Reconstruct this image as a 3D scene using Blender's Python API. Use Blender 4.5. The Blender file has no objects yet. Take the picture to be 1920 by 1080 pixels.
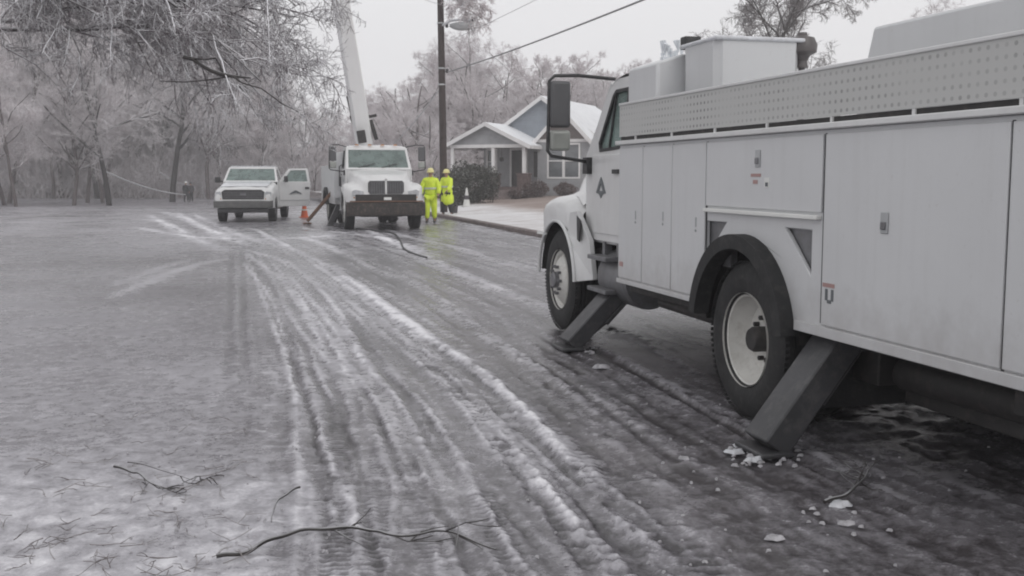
import bpy, bmesh, math, random
import numpy as np
from mathutils import Vector, Matrix
from mathutils.geometry import tessellate_polygon
R = math.radians
scn = bpy.context.scene
# ------------------------------------------------------------------ camera
F_PX = 2000.0; CAM_H = 1.6
PITCH = math.atan(210 / F_PX)
cd = bpy.data.cameras.new('camera'); cam = bpy.data.objects.new('camera', cd)
scn.collection.objects.link(cam)
cd.sensor_width = 36; cd.lens = 36 * F_PX / 1920; cd.clip_start = .05; cd.clip_end = 3000
cam.location = (0, 0, CAM_H); cam.rotation_euler = (R(90) - PITCH, 0, 0)
scn.camera = cam
# ------------------------------------------------------------------ world, sun, exposure
w = bpy.data.worlds.new('World'); scn.world = w; w.use_nodes = True
nt = w.node_tree; nt.nodes.clear()
sky = nt.nodes.new('ShaderNodeTexSky'); sky.sky_type = 'NISHITA'; sky.sun_disc = False
sky.sun_elevation = R(38); sky.sun_rotation = R(150); sky.air_density = 1; sky.dust_density = 3
hs = nt.nodes.new('ShaderNodeHueSaturation'); hs.inputs['Saturation'].default_value = .08
mx = nt.nodes.new('ShaderNodeMix'); mx.data_type = 'RGBA'; mx.inputs[0].default_value = .9
mx.inputs[7].default_value = (8.0, 8.0, 8.15, 1)
bg = nt.nodes.new('ShaderNodeBackground'); bg.inputs[1].default_value = .107
wo = nt.nodes.new('ShaderNodeOutputWorld')
nt.links.new(sky.outputs[0], hs.inputs['Color']); nt.links.new(hs.outputs[0], mx.inputs[6])
nt.links.new(mx.outputs[2], bg.inputs[0]); nt.links.new(bg.outputs[0], wo.inputs[0])
sd = bpy.data.lights.new('sun', 'SUN'); sd.energy = .5; sd.angle = R(25); sd.color = (1, .97, .93)
so = bpy.data.objects.new('sun', sd); scn.collection.objects.link(so)
so.rotation_euler = (R(90 - 38), 0, R(180 - 150))
scn.view_settings.view_transform = 'Standard'; scn.view_settings.look = 'None'
scn.view_settings.exposure = .10; scn.view_settings.gamma = 1
scn.cycles.pixel_filter_type = 'BLACKMAN_HARRIS'; scn.cycles.filter_width = 2.0
scn.cycles.max_bounces = 8; scn.cycles.diffuse_bounces = 5; scn.cycles.volume_bounces = 4; scn.cycles.transparent_max_bounces = 12

# ------------------------------------------------------------------ helpers
COL = scn.collection
def tag(o, label=None, cat=None, group=None, kind=None):
    if label: o['label'] = label
    if cat: o['category'] = cat
    if group: o['group'] = group
    if kind: o['kind'] = kind
    return o
def empty(name, loc=(0, 0, 0), rz=0, label=None, cat=None, group=None):
    o = bpy.data.objects.new(name, None); COL.objects.link(o)
    o.empty_display_size = .3
    o.location = loc; o.rotation_euler = (0, 0, rz)
    return tag(o, label, cat, group)
def kids(o): return [c for c in bpy.data.objects if c.parent == o]
def copy_tree(o, parent=None):
    ch = kids(o)
    c = o.copy(); COL.objects.link(c)
    if parent: c.parent = parent
    for k in ch: copy_tree(k, c)
    return c
def sharp(me, ang=32):
    bm = bmesh.new(); bm.from_mesh(me)
    a = R(ang)
    for e in bm.edges:
        e.smooth = len(e.link_faces) == 2 and e.calc_face_angle(3) < a
    for f in bm.faces: f.smooth = True
    bm.to_mesh(me); bm.free()

class MB:
    def __init__(s): s.v = []; s.f = []
    def add(s, vs, fs):
        n = len(s.v); s.v += [tuple(p) for p in vs]; s.f += [tuple(i + n for i in f) for f in fs]; return s
    def box(s, x0, x1, y0, y1, z0, z1):
        vs = [(x, y, z) for x in (x0, x1) for y in (y0, y1) for z in (z0, z1)]
        return s.add(vs, [(0, 1, 3, 2), (4, 6, 7, 5), (0, 4, 5, 1), (2, 3, 7, 6), (0, 2, 6, 4), (1, 5, 7, 3)])
    def bar(s, a, b, wx, wy, up=(0, 0, 1), w2=None):
        a = Vector(a); b = Vector(b); d = (b - a).normalized(); u = Vector(up)
        if abs(d.dot(u)) > .98: u = Vector((0, 1, 0))
        x = d.cross(u).normalized(); y = x.cross(d).normalized()
        w2 = w2 or (wx, wy); vs = []
        for p, (p1, p2) in ((a, (wx, wy)), (b, w2)):
            for sx, sy in ((-1, -1), (1, -1), (1, 1), (-1, 1)): vs.append(p + x * sx * p1 / 2 + y * sy * p2 / 2)
        return s.add(vs, [(3, 2, 1, 0), (4, 5, 6, 7)] + [(i, (i + 1) % 4, 4 + (i + 1) % 4, 4 + i) for i in range(4)])
    def tube(s, pts, r, n=8, cap=True):
        pts = [Vector(p) for p in pts]; rs = r if isinstance(r, (list, tuple)) else [r] * len(pts)
        vs = []; up = None
        for i, p in enumerate(pts):
            d = (pts[min(i + 1, len(pts) - 1)] - pts[max(i - 1, 0)]).normalized()
            if up is None: up = Vector((0, 0, 1)) if abs(d.z) < .9 else Vector((1, 0, 0))
            x = d.cross(up).normalized(); up = x.cross(d).normalized()
            for k in range(n):
                a = 2 * math.pi * k / n; vs.append(p + (x * math.cos(a) + up * math.sin(a)) * rs[i])
        fs = [(i * n + k, i * n + (k + 1) % n, (i + 1) * n + (k + 1) % n, (i + 1) * n + k) for i in range(len(pts) - 1) for k in range(n)]
        if cap: fs += [tuple(range(n))[::-1], tuple((len(pts) - 1) * n + k for k in range(n))]
        return s.add(vs, fs)
    def lathe(s, prof, c=(0, 0, 0), axis='x', n=32, close=False):
        vs = []; m = len(prof)
        for k in range(n):
            a = 2 * math.pi * k / n; ca, sa = math.cos(a), math.sin(a)
            for r, h in prof:
                if axis == 'x': p = (h, r * ca, r * sa)
                elif axis == 'y': p = (r * ca, h, r * sa)
                else: p = (r * ca, r * sa, h)
                vs.append((p[0] + c[0], p[1] + c[1], p[2] + c[2]))
        fs = []
        for k in range(n):
            for j in range(m if close else m - 1):
                j2 = (j + 1) % m
                fs.append((k * m + j, ((k + 1) % n) * m + j, ((k + 1) % n) * m + j2, k * m + j2))
        return s.add(vs, fs)
    def slab(s, loops, fn, t0, t1):
        """2d outline with holes -> plate between depths t0 and t1; fn(u, v, t) -> point"""
        L = [[Vector((p[0], p[1], 0)) for p in lp] for lp in loops]
        tris = tessellate_polygon(L)
        flat = [p for lp in loops for p in lp]; n = len(flat)
        vs = [fn(u, v, t0) for u, v in flat] + [fn(u, v, t1) for u, v in flat]
        fs = [tuple(t) for t in tris] + [tuple(i + n for i in t[::-1]) for t in tris]
        o = 0
        for lp in loops:
            m = len(lp)
            for i in range(m):
                j = (i + 1) % m; fs.append((o + i, o + j, n + o + j, n + o + i))
            o += m
        return s.add(vs, fs)
    def loft(s, secs, cap0=True, cap1=True):
        m = len(secs[0]); n0 = len(s.v)
        vs = [p for sc in secs for p in sc]
        fs = [(i * m + j, i * m + j + 1, (i + 1) * m + j + 1, (i + 1) * m + j) for i in range(len(secs) - 1) for j in range(m - 1)]
        if cap0: fs.append(tuple(range(m))[::-1])
        if cap1: fs.append(tuple((len(secs) - 1) * m + j for j in range(m)))
        return s.add(vs, fs)
    def build(s, name, mat, parent=None, bevel=0, smooth=True, ang=32, seg=2):
        me = bpy.data.meshes.new(name); me.from_pydata(s.v, [], s.f); me.validate()
        bm = bmesh.new(); bm.from_mesh(me); bmesh.ops.recalc_face_normals(bm, faces=bm.faces); bm.to_mesh(me); bm.free()
        if smooth: sharp(me, ang)
        o = bpy.data.objects.new(name, me); COL.objects.link(o)
        if mat: me.materials.append(mat)
        if parent: o.parent = parent
        if bevel:
            m = o.modifiers.new('b', 'BEVEL'); m.width = bevel; m.segments = seg; m.limit_method = 'ANGLE'; m.angle_limit = R(35); m.harden_normals = False
        return o

def npmesh(name, V, Q, mat, parent=None, smooth=True, attr=None):
    me = bpy.data.meshes.new(name); k = Q.shape[1]
    me.vertices.add(len(V)); me.vertices.foreach_set('co', np.ascontiguousarray(V, dtype=np.float32).ravel())
    me.loops.add(Q.size); me.loops.foreach_set('vertex_index', Q.astype(np.int32).ravel())
    me.polygons.add(len(Q)); me.polygons.foreach_set('loop_start', np.arange(0, Q.size, k, dtype=np.int32))
    me.polygons.foreach_set('loop_total', np.full(len(Q), k, dtype=np.int32))
    if smooth: me.polygons.foreach_set('use_smooth', np.ones(len(Q), dtype=bool))
    me.update(calc_edges=True)
    for an, av in (attr or {}).items():
        a = me.attributes.new(an, 'FLOAT', 'POINT'); a.data.foreach_set('value', av.astype(np.float32).ravel())
    o = bpy.data.objects.new(name, me); COL.objects.link(o)
    if mat: me.materials.append(mat)
    if parent: o.parent = parent
    return o

# ------------------------------------------------------------------ pixel -> place (surveying the photograph)
def ray(px, py):
    r = (px - 960) / F_PX; u = (540 - py) / F_PX
    return np.array([r, math.cos(PITCH) + u * math.sin(PITCH), -math.sin(PITCH) + u * math.cos(PITCH)])
def gnd(px, py, z=0.):
    d = ray(px, py); t = (z - CAM_H) / d[2]; return (d[0] * t, d[1] * t)
def at(px, py, Y):
    d = ray(px, py); t = Y / d[1]; return Vector((d[0] * t, Y, CAM_H + d[2] * t))
TH = R(15.057); U = np.array([-math.sin(TH), math.cos(TH)]); N = np.array([math.cos(TH), math.sin(TH)])
O1 = np.array([1.549, 6.911])
def offs(x, y): return (x - O1[0]) * N[0] + (y - O1[1]) * N[1]
def world(off, s): p = O1 + N * off + U * s; return p[0], p[1]
KERB = 4.72

# ------------------------------------------------------------------ materials
def nodes(name):
    m = bpy.data.materials.new(name); m.use_nodes = True
    return m, m.node_tree, m.node_tree.nodes['Principled BSDF']
def L(t, a, b): t.links.new(a, b)
def coord(t, scale=1, kind='Object'):
    tc = t.nodes.new('ShaderNodeTexCoord'); mp = t.nodes.new('ShaderNodeMapping')
    sc = scale if isinstance(scale, tuple) else (scale,) * 3
    mp.inputs['Scale'].default_value = sc; L(t, tc.outputs[kind], mp.inputs[0]); return mp.outputs[0]
def noise(t, co, scale, detail=6, rough=.6, dist=0):
    n = t.nodes.new('ShaderNodeTexNoise'); n.inputs['Scale'].default_value = scale
    n.inputs['Detail'].default_value = detail; n.inputs['Roughness'].default_value = rough; n.inputs['Distortion'].default_value = dist
    L(t, co, n.inputs['Vector']); return n.outputs['Fac']
def ramp(t, fac, stops):
    r = t.nodes.new('ShaderNodeValToRGB'); e = r.color_ramp.elements
    while len(e) < len(stops): e.new(.5)
    for i, (p, c) in enumerate(stops):
        e[i].position = p; e[i].color = (c, c, c, 1) if not isinstance(c, tuple) else (*c, 1)
    L(t, fac, r.inputs[0]); return r.outputs[0]
def mixc(t, fac, a, b, mode='MIX'):
    m = t.nodes.new('ShaderNodeMix'); m.data_type = 'RGBA'; m.blend_type = mode
    for i, v in ((0, fac), (6, a), (7, b)):
        if hasattr(v, 'is_output'): L(t, v, m.inputs[i])
        elif i == 0: m.inputs[0].default_value = v
        else: m.inputs[i].default_value = (*v, 1)
    return m.outputs[2]
def math_(t, op, a, b=0., clamp=False):
    m = t.nodes.new('ShaderNodeMath'); m.operation = op; m.use_clamp = clamp
    for i, v in ((0, a), (1, b)):
        if hasattr(v, 'is_output'): L(t, v, m.inputs[i])
        else: m.inputs[i].default_value = v
    return m.outputs[0]
def bump(t, h, bs, strength=.3, dist=.01):
    b = t.nodes.new('ShaderNodeBump'); b.inputs['Strength'].default_value = strength; b.inputs['Distance'].default_value = dist
    L(t, h, b.inputs['Height']); L(t, b.outputs[0], bs.inputs['Normal'])
def mat(name, c, rough=.5, var=.15, scale=3., metal=0., dirt=None, dirt_amt=.5, bmp=0., bscale=30., stretch=(1, 1, 1), spec=.5, coat=0):
    m, t, b = nodes(name)
    co = coord(t, stretch); n = noise(t, co, scale)
    lo = tuple(x * (1 - var) for x in c); hi = tuple(min(1, x * (1 + var)) for x in c)
    col = ramp(t, n, [(.3, lo), (.7, hi)])
    if dirt:
        d = ramp(t, noise(t, co, scale * 2.3, 8, .7), [(.5, 0.), (.72, dirt_amt)]); col = mixc(t, d, col, dirt)
    L(t, col, b.inputs['Base Color']); b.inputs['Roughness'].default_value = rough
    b.inputs['Metallic'].default_value = metal; b.inputs['Specular IOR Level'].default_value = spec
    if coat: b.inputs['Coat Weight'].default_value = coat; b.inputs['Coat Roughness'].default_value = .15
    if bmp: bump(t, noise(t, co, bscale, 5), b, bmp, .01)
    return m
M = {}
M['white'] = mat('white_paint', (.66, .66, .66), .32, .05, 1.5, dirt=(.34, .32, .30), dirt_amt=.22, stretch=(1, 1, .5), coat=.3)
M['body'] = mat('utility_body_paint', (.60, .605, .615), .42, .04, 1.2, dirt=(.36, .35, .33), dirt_amt=.3, stretch=(1, 1, .35), bmp=.03, bscale=4)
def body_mat():
    m, t, b = nodes('utility_body_paint'); co = coord(t, 1.); tc = t.nodes.new('ShaderNodeTexCoord'); sp = t.nodes.new('ShaderNodeSeparateXYZ'); L(t, tc.outputs['Object'], sp.inputs[0])
    base = ramp(t, noise(t, co, 1.1, 4), [(.3, (.585, .59, .60)), (.7, (.63, .635, .645))])
    st = ramp(t, noise(t, coord(t, (7, 7, .35)), 2.2, 6, .6), [(.50, 0.), (.78, .13)]); c = mixc(t, st, base, (.40, .39, .38))
    low = ramp(t, math_(t, 'ADD', math_(t, 'SUBTRACT', 1.05, sp.outputs['Z']), math_(t, 'MULTIPLY', math_(t, 'SUBTRACT', noise(t, co, 5, 8, .7), .5), .9)), [(.05, 0.), (.55, .55)])
    c = mixc(t, low, c, (.33, .31, .30)); sp2 = ramp(t, noise(t, co, 38, 4, .7), [(.62, 0.), (.72, .35)]); c = mixc(t, sp2, c, (.42, .40, .39))
    L(t, c, b.inputs['Base Color']); b.inputs['Roughness'].default_value = .38; b.inputs['Coat Weight'].default_value = .25; b.inputs['Coat Roughness'].default_value = .2
    bump(t, noise(t, co, 1.6, 3), b, .12, .02); return m
M['body'] = body_mat()
M['black'] = mat('black_plastic', (.03, .03, .032), .5, .3, 6, dirt=(.16, .15, .15), dirt_amt=.35)
M['chassis'] = mat('chassis_black', (.028, .026, .026), .65, .3, 5, dirt=(.12, .10, .09), dirt_amt=.4)
M['rubber'] = mat('tyre_rubber', (.02, .02, .021), .75, .25, 6, dirt=(.08, .075, .07), dirt_amt=.45, bmp=.3, bscale=40)
M['rim'] = mat('steel_rim_white', (.62, .61, .58), .45, .08, 5, dirt=(.25, .22, .19), dirt_amt=.4)
M['steel'] = mat('dull_steel', (.2, .2, .21), .45, .2, 6, metal=.5, dirt=(.12, .1, .09))
M['chrome'] = mat('chrome', (.6, .6, .6), .2, .1, 6, metal=1)
M['amber'] = mat('amber_lens', (.5, .2, .04), .25, .1)
M['lampglass'] = mat('headlight_lens', (.45, .46, .48), .12, .2, 12, coat=1)
M['red'] = mat('red_lens', (.35, .04, .03), .3, .1)
M['legsteel'] = mat('outrigger_steel', (.05, .05, .054), .42, .2, 4, dirt=(.18, .17, .17), dirt_amt=.4, bmp=.15, bscale=12)
M['rust'] = mat('rusty_brown', (.16, .09, .06), .8, .4, 8)
M['brownsteel'] = mat('dirty_bumper', (.028, .023, .021), .6, .4, 5, dirt=(.2, .15, .12), dirt_amt=.6)
M['decal'] = mat('decal_dark', (.13, .14, .15), .5, .1)
M['decalred'] = mat('decal_red', (.40, .25, .235), .5, .1)
M['decalwhite'] = mat('decal_white', (.75, .75, .73), .5, .05)
M['interior'] = mat('cab_interior', (.07, .07, .075), .8, .2)
M['icechip'] = mat('ice_chip', (.40, .39, .41), .4, .3, 30, bmp=.5, bscale=60)
M['ice'] = mat('ice_lump', (.62, .63, .66), .25, .15, 9, dirt=(.35, .33, .33), bmp=.5, bscale=25)
M['icicle'] = mat('clear_icicle', (.7, .73, .76), .12, .1, 9)
M['lime'] = mat('lime_rain_suit', (.70, .86, .05), .55, .12, 9, bmp=.35, bscale=18)
M['silver'] = mat('reflective_tape', (.55, .56, .5), .35, .1)
M['skin'] = mat('skin', (.42, .25, .18), .6, .1)
M['hat'] = mat('hard_hat_yellow', (.72, .66, .30), .35, .05)
M['hatw'] = mat('hard_hat_white', (.75, .75, .73), .35, .05)
M['dark_cloth'] = mat('dark_cloth', (.018, .018, .022), .85, .3, 20)
M['grey_cloth'] = mat('grey_cloth', (.06, .055, .06), .85, .3, 20)
M['boot'] = mat('rubber_boot', (.03, .03, .03), .5, .2)
M['orange'] = mat('cone_orange', (.62, .12, .04), .5, .15)
M['conewhite'] = mat('cone_white', (.62, .62, .6), .5, .1)
M['hose'] = mat('rubber_cable', (.03, .03, .03), .5, .2)
M['pole'] = mat('creosote_pole', (.045, .032, .03), .8, .35, 6, stretch=(4, 4, .5), bmp=.5, bscale=14)
M['wire'] = mat('iced_cable', (.22, .22, .23), .5, .2)
M['wirepale'] = mat('iced_thin_wire', (.5, .5, .52), .3, .1)
M['lampgrey'] = mat('lamp_housing', (.42, .43, .44), .4, .1)

def glass(name, tint, op=.45):
    m, t, b = nodes(name); b.inputs['Base Color'].default_value = (*[x * .5 for x in tint], 1); b.inputs['Roughness'].default_value = .08
    n = noise(t, coord(t, 2.), 1.5); L(t, ramp(t, n, [(.35, tuple(x * .35 for x in tint)), (.7, tuple(x * .6 for x in tint))]), b.inputs['Base Color'])
    tr = t.nodes.new('ShaderNodeBsdfTransparent'); tr.inputs[0].default_value = (*tint, 1)
    mm = t.nodes.new('ShaderNodeMixShader'); mm.inputs[0].default_value = op
    L(t, tr.outputs[0], mm.inputs[1]); L(t, b.outputs[0], mm.inputs[2]); L(t, mm.outputs[0], t.nodes['Material Output'].inputs[0]); return m
M['glass'] = glass('vehicle_glass', (.66, .78, .75), .45)
M['mirror'] = mat('mirror_back', (.09, .09, .095), .45, .15)
M['mirrorface'] = mat('mirror_face', (.3, .31, .29), .3, .2)

def bark(name, c, snow, lo=.15, hi=.75):
    m, t, b = nodes(name)
    g = t.nodes.new('ShaderNodeNewGeometry'); sx = t.nodes.new('ShaderNodeSeparateXYZ'); L(t, g.outputs['Normal'], sx.inputs[0])
    co = coord(t, 1.); n = noise(t, co, 2.2, 4); n2 = noise(t, co, 14., 3)
    a = math_(t, 'ADD', sx.outputs['Z'], math_(t, 'MULTIPLY', math_(t, 'SUBTRACT', n, .5), 1.6))
    f = ramp(t, a, [(lo, 0.), (hi, 1.)])
    base = ramp(t, n2, [(.3, tuple(x * .6 for x in c)), (.7, tuple(x * 1.3 for x in c))])
    L(t, mixc(t, f, base, snow), b.inputs['Base Color']); b.inputs['Roughness'].default_value = .5
    return m
M['bark'] = bark('icy_bark', (.10, .08, .08), (.55, .53, .55), .2, 1.)
M['twig'] = bark('ice_coated_twig', (.55, .505, .515), (.88, .86, .88), -.8, .6)
M['twigpink'] = bark('ice_coated_pink_twig', (.56, .50, .51), (.88, .85, .87), -.8, .6)
M['litter'] = bark('litter_twig', (.11, .09, .085), (.46, .44, .45), .4, 1.2)
M['darkbark'] = bark('wet_dark_bark', (.028, .023, .022), (.34, .34, .35), .6, 1.3)
M['twignear'] = bark('glazed_near_twig', (.20, .17, .18), (.86, .86, .89), -.5, .45)

# ---- ground materials
def ground_mat(name, use_attr):
    m, t, b = nodes(name); co = coord(t, 1.)
    if use_attr:
        at_ = t.nodes.new('ShaderNodeAttribute'); at_.attribute_name = 'slush'; s = at_.outputs['Fac']
        st_ = t.nodes.new('ShaderNodeAttribute'); st_.attribute_name = 'brown'; br = st_.outputs['Fac']
    else: s = None
    n1 = noise(t, co, 9., 8, .76, .4); n2 = noise(t, co, 45., 5, .75); n3 = noise(t, co, .35, 4, .6)
    a = math_(t, 'MULTIPLY', math_(t, 'SUBTRACT', n1, .5), .95)
    a = math_(t, 'ADD', a, math_(t, 'MULTIPLY', math_(t, 'SUBTRACT', n2, .5), .6))
    if s is None: a = math_(t, 'ADD', a, math_(t, 'ADD', math_(t, 'MULTIPLY', n3, .4), .22))
    else: a = math_(t, 'ADD', a, s)
    c = ramp(t, a, [(0., (.05, .046, .05)), (.32, (.19, .182, .198)), (.60, (.42, .41, .44)), (1., (.80, .79, .82))])
    if s is not None: c = mixc(t, br, c, (.135, .112, .108))
    L(t, c, b.inputs['Base Color'])
    rg = math_(t, 'ADD', a, math_(t, 'MULTIPLY', math_(t, 'SUBTRACT', noise(t, co, 1.1, 4, .6, .5), .5), 1.1))
    L(t, ramp(t, rg, [(.1, .17), (.45, .30), (.75, .48), (1., .62)]), b.inputs['Roughness'])
    b.inputs['Specular IOR Level'].default_value = .4
    h = math_(t, 'ADD', math_(t, 'MULTIPLY', n1, 1.), math_(t, 'MULTIPLY', n2, .35))
    bump(t, h, b, .34, .02); return m
M['road'] = ground_mat('icy_road', True)
M['field'] = ground_mat('icy_ground', False)
def lawn_mat():
    m, t, b = nodes('frosted_lawn'); co = coord(t, 1.)
    at_ = t.nodes.new('ShaderNodeAttribute'); at_.attribute_name = 'snow'
    n1 = noise(t, co, 1.2, 8, .7); n2 = noise(t, co, 20., 5, .7)
    a = math_(t, 'ADD', math_(t, 'ADD', at_.outputs['Fac'], math_(t, 'MULTIPLY', math_(t, 'SUBTRACT', n1, .5), 1.0)), math_(t, 'MULTIPLY', math_(t, 'SUBTRACT', n2, .5), .5))
    c = ramp(t, a, [(.1, (.24, .185, .16)), (.45, (.36, .30, .28)), (.75, (.52, .49, .48)), (1., (.70, .69, .70))])
    L(t, c, b.inputs['Base Color']); b.inputs['Roughness'].default_value = .8; bump(t, n2, b, .6, .04); return m
M['lawn'] = lawn_mat()
M['kerb'] = mat('wet_concrete_kerb', (.16, .125, .12), .6, .3, 3, dirt=(.42, .40, .41), dirt_amt=.4, bmp=.3, bscale=20)
# ================================================================== THE GROUND
def ss(t): t = np.clip(t, 0, 1); return t * t * (3 - 2 * t)
def terr(x, y): return -.6 * ss((y - 46) / 44.) + 0 * x
def hill_z(x, y): return terr(x, y) + 1.2 * ss((y - 112) / 10) + 6 * ss((y - 118) / 70)
def h2(ix, iy, s):
    v = np.sin(ix * 127.1 + iy * 311.7 + s * 74.7) * 43758.5453
    return v - np.floor(v)
def vn(x, y, s=0):
    ix = np.floor(x); iy = np.floor(y); fx = x - ix; fy = y - iy
    fx = fx * fx * (3 - 2 * fx); fy = fy * fy * (3 - 2 * fy)
    a = h2(ix, iy, s); b = h2(ix + 1, iy, s); c = h2(ix, iy + 1, s); d = h2(ix + 1, iy + 1, s)
    return (a + (b - a) * fx) * (1 - fy) + (c + (d - c) * fx) * fy
def fbm(x, y, s=0, o=4):
    r = 0; a = .5; t = 0
    for i in range(o): r = r + a * vn(x * 2 ** i, y * 2 ** i, s + i * 7); t += a; a *= .5
    return r / t
def lawn_z(x, y):
    o = offs(x, y); return .12 + .05 * np.clip(o - KERB - 1.2, 0, 9.5) + .25 * (fbm(x * .2, y * .2, 5) - .5) * np.clip((o - KERB - 2) / 4, 0, 1)

def catmull(pts, k=6):
    P = [np.array(p, float) for p in pts]; P = [2 * P[0] - P[1]] + P + [2 * P[-1] - P[-2]]; out = []
    for i in range(1, len(P) - 2):
        for j in range(k):
            t = j / k; a, b, c, d = P[i - 1:i + 3]
            out.append(.5 * (2 * b + (c - a) * t + (2 * a - 5 * b + 4 * c - d) * t * t + (3 * b - a - 3 * c + d) * t ** 3))
    out.append(P[-2]); return np.array(out)
def pdist(X, Y, line):
    """distance, signed side and arc length to a polyline"""
    best = np.full(X.shape, 1e9); side = np.zeros(X.shape); arc = np.zeros(X.shape); acc = 0
    for (ax, ay), (bx, by) in zip(line[:-1], line[1:]):
        dx, dy = bx - ax, by - ay; l2 = dx * dx + dy * dy; l = math.sqrt(l2)
        t = np.clip(((X - ax) * dx + (Y - ay) * dy) / l2, 0, 1)
        qx = X - ax - t * dx; qy = Y - ay - t * dy; d = np.hypot(qx, qy); m = d < best
        best = np.where(m, d, best); side = np.where(m, np.sign(qx * dy - qy * dx), side); arc = np.where(m, acc + t * l, arc); acc += l
    return best, side, arc
def G(*pts): return catmull([gnd(*p) for p in pts])

# road sheet: rows get longer with distance only to keep the mesh affordable
rows = [1.6]
while rows[-1] < 60: rows.append(rows[-1] * (1.0042 if 3.6 < rows[-1] else 1.02))
rows = np.array(rows); cols = np.linspace(-.80, .80, 620)
YY, CC = np.meshgrid(rows, cols, indexing='ij'); XX = YY * CC
o_ = offs(XX, YY)
wx = XX + .03 * (fbm(XX * 1.1, YY * .8, 3) - .5) * 2 + .022 * (fbm(XX * 16, YY * 12, 4, 3) - .5) * 2; wy = YY + .02 * (fbm(XX * 12, YY * 12, 9) - .5) * 2
# drifting slush and wet asphalt
slush = .40 + .26 * (fbm(XX * .6, YY * .35, 11) - .5); Z = .012 * (fbm(XX * 3, YY * 3, 21) - .5) + .02 * (fbm(XX * .5, YY * .5, 31) - .5)
brown = np.zeros_like(XX)
LA = G((470, 425), (550, 468), (620, 503), (700, 558), (760, 600), (830, 650), (900, 692), (950, 738), (985, 772), (1040, 822), (1110, 882), (1170, 932), (1240, 992), (1345, 1078), (1500, 1200))
dA, sA, tA = pdist(wx, wy, LA)
right = sA > 0
sdA = dA * np.where(right, 1, -1)
if gnd(1500, 900)[0] > 0:
    probe = pdist(np.array([gnd(1400, 950)[0]]), np.array([gnd(1400, 950)[1]]), LA)[1][0]
    if probe < 0: sdA = -sdA
mR = ss((sdA + .02) / .25) * ss((26 - YY) / 14)
slush -= (.21 - .06 * ss((YY - 7) / 5)) * mR; brown += .22 * mR * fbm(XX * 1.5, YY * 1.5, 41)
# fine streaks running with the traffic
st = fbm(sdA * 9, tA * .5, 51, 3) - .5; st2 = fbm(sdA * 26, tA * 1.1, 61, 2) - .5
near_mid = ss((XX / YY + .34 + .10 * (fbm(XX * .8, YY * .4, 301) - .5)) / .20)
slush += near_mid * (.42 * st + .34 * st2); Z += near_mid * (.014 * st + .006 * st2)
# band between ridge A and track bundle is churned and darker
mB = np.exp(-((sdA + .55) / .22) ** 2) * ss((14 - YY) / 6); slush -= .08 * mB
mL = ss((-.22 - XX / YY) / .07); slush += .07 * mL * ss((16 - YY) / 8) - .05 * mL * ss((YY - 8) / 6) * ss((24 - YY) / 8)
# frosty litter zone near the camera on the left
mF = ss((-.12 - XX / YY) / .10) * ss((6.3 - YY) / 1.3); slush += mF * (.16 + .55 * (fbm(XX * 7, YY * 7, 71, 4) - .5)); Z += mF * .03 * (fbm(XX * 9, YY * 9, 81, 3) - .5)

HF = fbm(XX * 13, YY * 11, 201, 3); HF2 = fbm(XX * 31, YY * 24, 211, 3)
def ridge(line, wid, hgt, amt, lump=.5, seed=0, y0=0, y1=99, asym=0):
    global Z, slush
    d, s, t = pdist(wx, wy, line)
    n = fbm(t * 2.6 + seed * 3, d * 6, seed, 4)
    far = ss((YY - 7) / 8)
    ww = wid * (.5 + .9 * n) * (1 + .5 * far); k = np.exp(-(d / ww) ** 2)
    brk = ss((.55 * HF + .45 * HF2 + .5 * (n - .5) - .5 + .14 * (1.35 - lump)) / .13 + .5)
    brk = 1 - min(1, lump + .2) * (1 - brk)
    LL = float(np.hypot(*np.diff(line, axis=0).T).sum()); tp_ = .12 * LL
    k = k * ss((YY - y0) / 1.) * ss((y1 - YY) / 2) * ss(t / tp_ + .1) * ss((LL - t) / tp_ + .05)
    nearf = .72 + .28 * ss((YY - 5.) / 3.)
    slush += amt * .84 * k * brk * nearf; Z += hgt * .5 * k * (.4 + .6 * brk) + k * hgt * .8 * (HF - .5) + k * hgt * .5 * (HF2 - .5)
def groove(line, wid, dep, amt, seed=0, edge=.3):
    global Z, slush
    d, s, t = pdist(wx, wy, line); k = ss((wid + .015 - d) / .03); n = .6 + .8 * fbm(t * 1.2, d * 3, seed, 3)
    slush -= amt * k * n; Z -= dep * k
    e = np.exp(-((d - wid - .02) / .022) ** 2); slush += amt * edge * 2 * e * n * (.3 + 1.2 * HF); Z += dep * .8 * e * n
def tread(line, wid, seed=0, pitch=.055, y1=9):
    global Z, slush
    d, s, t = pdist(XX, YY, line); k = ss((wid - d) / .02) * ss((y1 - YY) / 3)
    b = np.sin(2 * math.pi * t / pitch + 5 * (d * 4) * s) * .5 + .5
    n = fbm(t * 1.5, d * 2, seed, 3)
    slush += k * (.34 * (b - .5) * np.clip(n * 2.4 - .4, 0, 1) - .03); Z += k * .008 * (b - .5)
def blob(px, py, rx, ry, amt, ang=0.):
    global slush
    x0, y0 = gnd(px, py); u = (XX - x0) * math.cos(ang) + (YY - y0) * math.sin(ang); v = -(XX - x0) * math.sin(ang) + (YY - y0) * math.cos(ang)
    slush += amt * np.exp(-(u / rx) ** 2 - (v / ry) ** 2) * (.6 + .8 * HF)
msk = .35 + .65 * near_mid
slush += msk * (.22 * (HF - .5) + .26 * (HF2 - .5)) - .075 * near_mid * (1 - .6 * mR)
ridge(LA, .06, .036, .46, .55, 1)
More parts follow.
